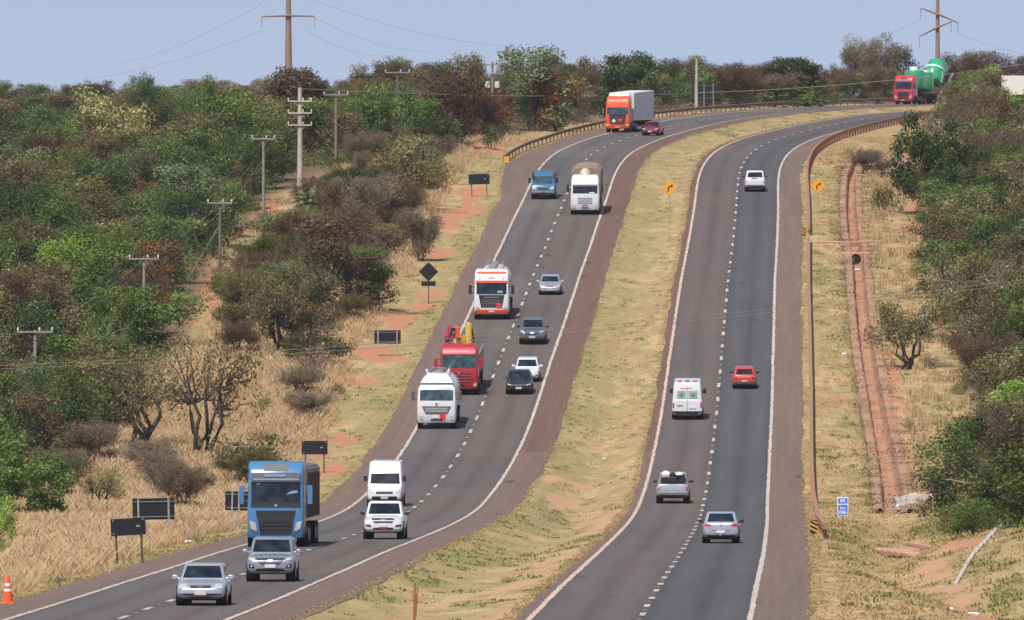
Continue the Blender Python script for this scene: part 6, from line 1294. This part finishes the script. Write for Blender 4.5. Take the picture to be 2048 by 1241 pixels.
# 17 red truck with green tanks
H = 3.75; r_, k_, w = truck(2.56, H, 'pred', 'bright red truck on the far right bend hauling green tanks', roof_w=.96)
k_.patch('windscreen', C['glass'], rect(-w * .86, w * .86, 1.98, 2.86), off=.02, nu=10, nv=4); k_.patch('sun_visor', C['chrome'], rect(-w * .7, w * .7, 3.0, 3.12), off=.08, nu=8, nv=1); k_.patch('grille', C['mesh'], ((-w * .56, .98), (w * .56, .98), (w * .64, 1.62), (-w * .64, 1.62)), off=.02); k_.patch('lower_grille', C['plastic'], rect(-w * .5, w * .5, .66, .9), off=.02); sym(k_, 'headlight', C['lamp'], ((w * .66, .74), (w * .86, .80), (w * .92, 1.16), (w * .72, 1.10)), off=.02, nu=3); k_.patch('number_plate', C['plate'], rect(-.2, .2, .5, .62), off=.04, nu=2, nv=1); k_.patch('roof_panel', C['plastic'], rect(-w * .3, w * .3, 3.3, 3.5), off=.03)
mirrors(r_, w, 2.3, 'plastic', .6, .26); chassis(r_, w, 2, 17, (3.9, 5.2, 13.4, 14.7, 16.0), 'rrim'); fuel(r_, w, 2.3)
mb = MB(); mb.box((0, 10.2, 1.2), (2.5, 13.5, .3)); mb.box((0, 4.0, 1.55), (2.4, 2.0, .4)); mb.build('low_bed', C['under'], r_, .02)
mb = MB()
for s in (-1.15, 1.15): mb.box((s, 13.4, 2.3), (.22, 7.6, .3), rx=.44)
mb.build('sloping_frame', C['chrome'], r_, .02)
place(r_, 1806, 209.5, 2.5, axle=0, yaw=.36); bpy.context.view_layer.update(); lo = r_.matrix_world.copy()
def drum(m, c, r, h, tilt=0.0):
    Mx = Matrix.Translation(c) @ Matrix.Rotation(tilt, 4, 'X'); rg = []
    for q, z in ((.5, -.5), (.85, -.42), (1, -.3), (1, .38), (.92, .46), (.55, .5)): rg.append([Mx @ Vector((r * q * math.cos(a), r * q * math.sin(a), h * z)) for a in [2 * math.pi * k / 20 for k in range(20)]])
    m.rings(rg)
load('green_tank', 'green tank with a white cap just behind the red cab, front one of the load', [('tank_body', 'green', lambda m: drum(m, (0, 4.6, 3.1), 1.3, 2.7)), ('white_cap', 'white', lambda m: m.tube([(0, 4.4, 4.4), (0, 4.4, 4.85)], [.6, .5], 14)), ('pale_panel', 'tint', lambda m: m.box((1.22, 4.9, 3.2), (.12, 1.0, 1.8)))])
load('green_tank', 'smaller green tank with a white lid in the middle of the red truck load', [('tank_body', 'green', lambda m: drum(m, (0.1, 8.1, 2.85), 1.2, 2.7)), ('white_lid', 'white', lambda m: m.tube([(0, 8.0, 4.15), (0, 8.0, 4.4)], [.9, .8], 14)), ('pale_panel', 'tint', lambda m: m.box((1.16, 8.4, 3.0), (.12, .9, 1.6)))])
load('green_tank', 'largest green tank, tilted and highest, at the rear of the red truck load', [('tank_body', 'green', lambda m: drum(m, (0, 12.2, 3.6), 1.3, 2.3, -.55)), ('white_band', 'white', lambda m: drum(m, (0, 12.75, 4.35), 1.38, .34, -.55)), ('upper_drum', 'green', lambda m: drum(m, (0, 13.7, 4.5), 1.28, 1.9, -.75)), ('dark_end', 'dgreen', lambda m: drum(m, (0, 14.6, 4.4), 1.15, 1.4, -.75)), ('pale_panel', 'tint', lambda m: m.box((1.27, 12.2, 3.4), (.14, .7, 1.6), rx=-.5)), ('frame_strut', 'under', lambda m: (m.box((1.2, 12.9, 2.1), (.12, .14, 1.8), rx=.4), m.box((1.2, 11.0, 1.9), (.12, .14, 1.3), rx=-.3), m.box((1.2, 14.4, 2.6), (.12, .14, 2.4), rx=-.1))), ('blue_pump', 'tint', lambda m: m.tube([(1.2, 15.2, 2.2), (1.2, 15.2, 3.0)], .3, 10))])
# ---------------------------------------------------------------- person by the big dark tree
def person():
    g = G(1799, 333); e = empty('person', g, (0, 0, -.5)); tag(e, 'person in a grey-blue shirt and jeans standing beside the big dark tree', 'person')
    def skin(name, verts, edges, rad, mat):
        me = bpy.data.meshes.new(name); me.from_pydata(verts, edges, []); o = bpy.data.objects.new(name, me); COL.objects.link(o); o.parent = e; me.materials.append(mat)
        md = o.modifiers.new('skin', 'SKIN'); 
        for i, v in enumerate(me.skin_vertices[0].data): v.radius = (rad[i], rad[i] * .85); v.use_root = (i == 0)
        s = o.modifiers.new('sub', 'SUBSURF'); s.levels = 1; s.render_levels = 1; return freeze(o)
    v = [(0, 0, .92), (0, 0, 1.15), (0, 0, 1.40), (0, -.01, 1.50), (0, -.02, 1.58), (0, -.02, 1.68), (-.10, 0, .86), (-.12, -.02, .48), (-.13, .02, .08), (-.13, -.12, .04), (.10, 0, .86), (.13, .02, .48), (.14, .08, .08), (.14, -.06, .04),
         (-.19, 0, 1.40), (-.26, .0, 1.12), (-.22, -.14, .90), (-.21, -.2, .82), (.19, 0, 1.40), (.27, .02, 1.12), (.27, -.06, .88), (.27, -.09, .79)]
    ed = [(0, 1), (1, 2), (2, 3), (3, 4), (4, 5), (0, 6), (6, 7), (7, 8), (8, 9), (0, 10), (10, 11), (11, 12), (12, 13), (2, 14), (14, 15), (15, 16), (16, 17), (2, 18), (18, 19), (19, 20), (20, 21)]
    rd = [.15, .14, .16, .06, .085, .085, .10, .07, .045, .04, .10, .07, .045, .04, .07, .045, .035, .035, .07, .045, .035, .035]
    skin('body', v, ed, rd, M['skin'])
    skin('shirt', [v[0], v[1], v[2], v[14], v[15], v[18], v[19]], [(0, 1), (1, 2), (2, 3), (3, 4), (2, 5), (5, 6)], [.17, .16, .18, .085, .06, .085, .06], M['shirt'])
    skin('trousers', [(0, 0, .95), v[6], v[7], v[8], v[10], v[11], v[12]], [(0, 1), (1, 2), (2, 3), (0, 4), (4, 5), (5, 6)], [.16, .12, .09, .075, .12, .09, .075], M['jean'])
    mb = MB(); mb.tube([(0, -.01, 1.66), (0, 0, 1.74), (0, 0, 1.80)], [.105, .10, .04], 10); mb.build('hair', M['hair'], e, smooth=True)
person()
# ================================================================ air
HAZE = 0.000036
def haze():
    mb = MB(); mb.box((0, 2100, 25), (5200, 4500, 110)); m = bpy.data.materials.new('haze'); m.use_nodes = True; t = m.node_tree
    for n in list(t.nodes):
        if n.type != 'OUTPUT_MATERIAL': t.nodes.remove(n)
    v = t.nodes.new('ShaderNodeVolumePrincipled'); v.inputs['Density'].default_value = HAZE; v.inputs['Color'].default_value = (0.86, 0.90, 0.97, 1); v.inputs['Anisotropy'].default_value = 0.0
    t.links.new(v.outputs[0], [n for n in t.nodes if n.type == 'OUTPUT_MATERIAL'][0].inputs['Volume'])
    o = mb.build('haze', m); tag(o, kind='stuff')
HAZE = 0.000036
haze()
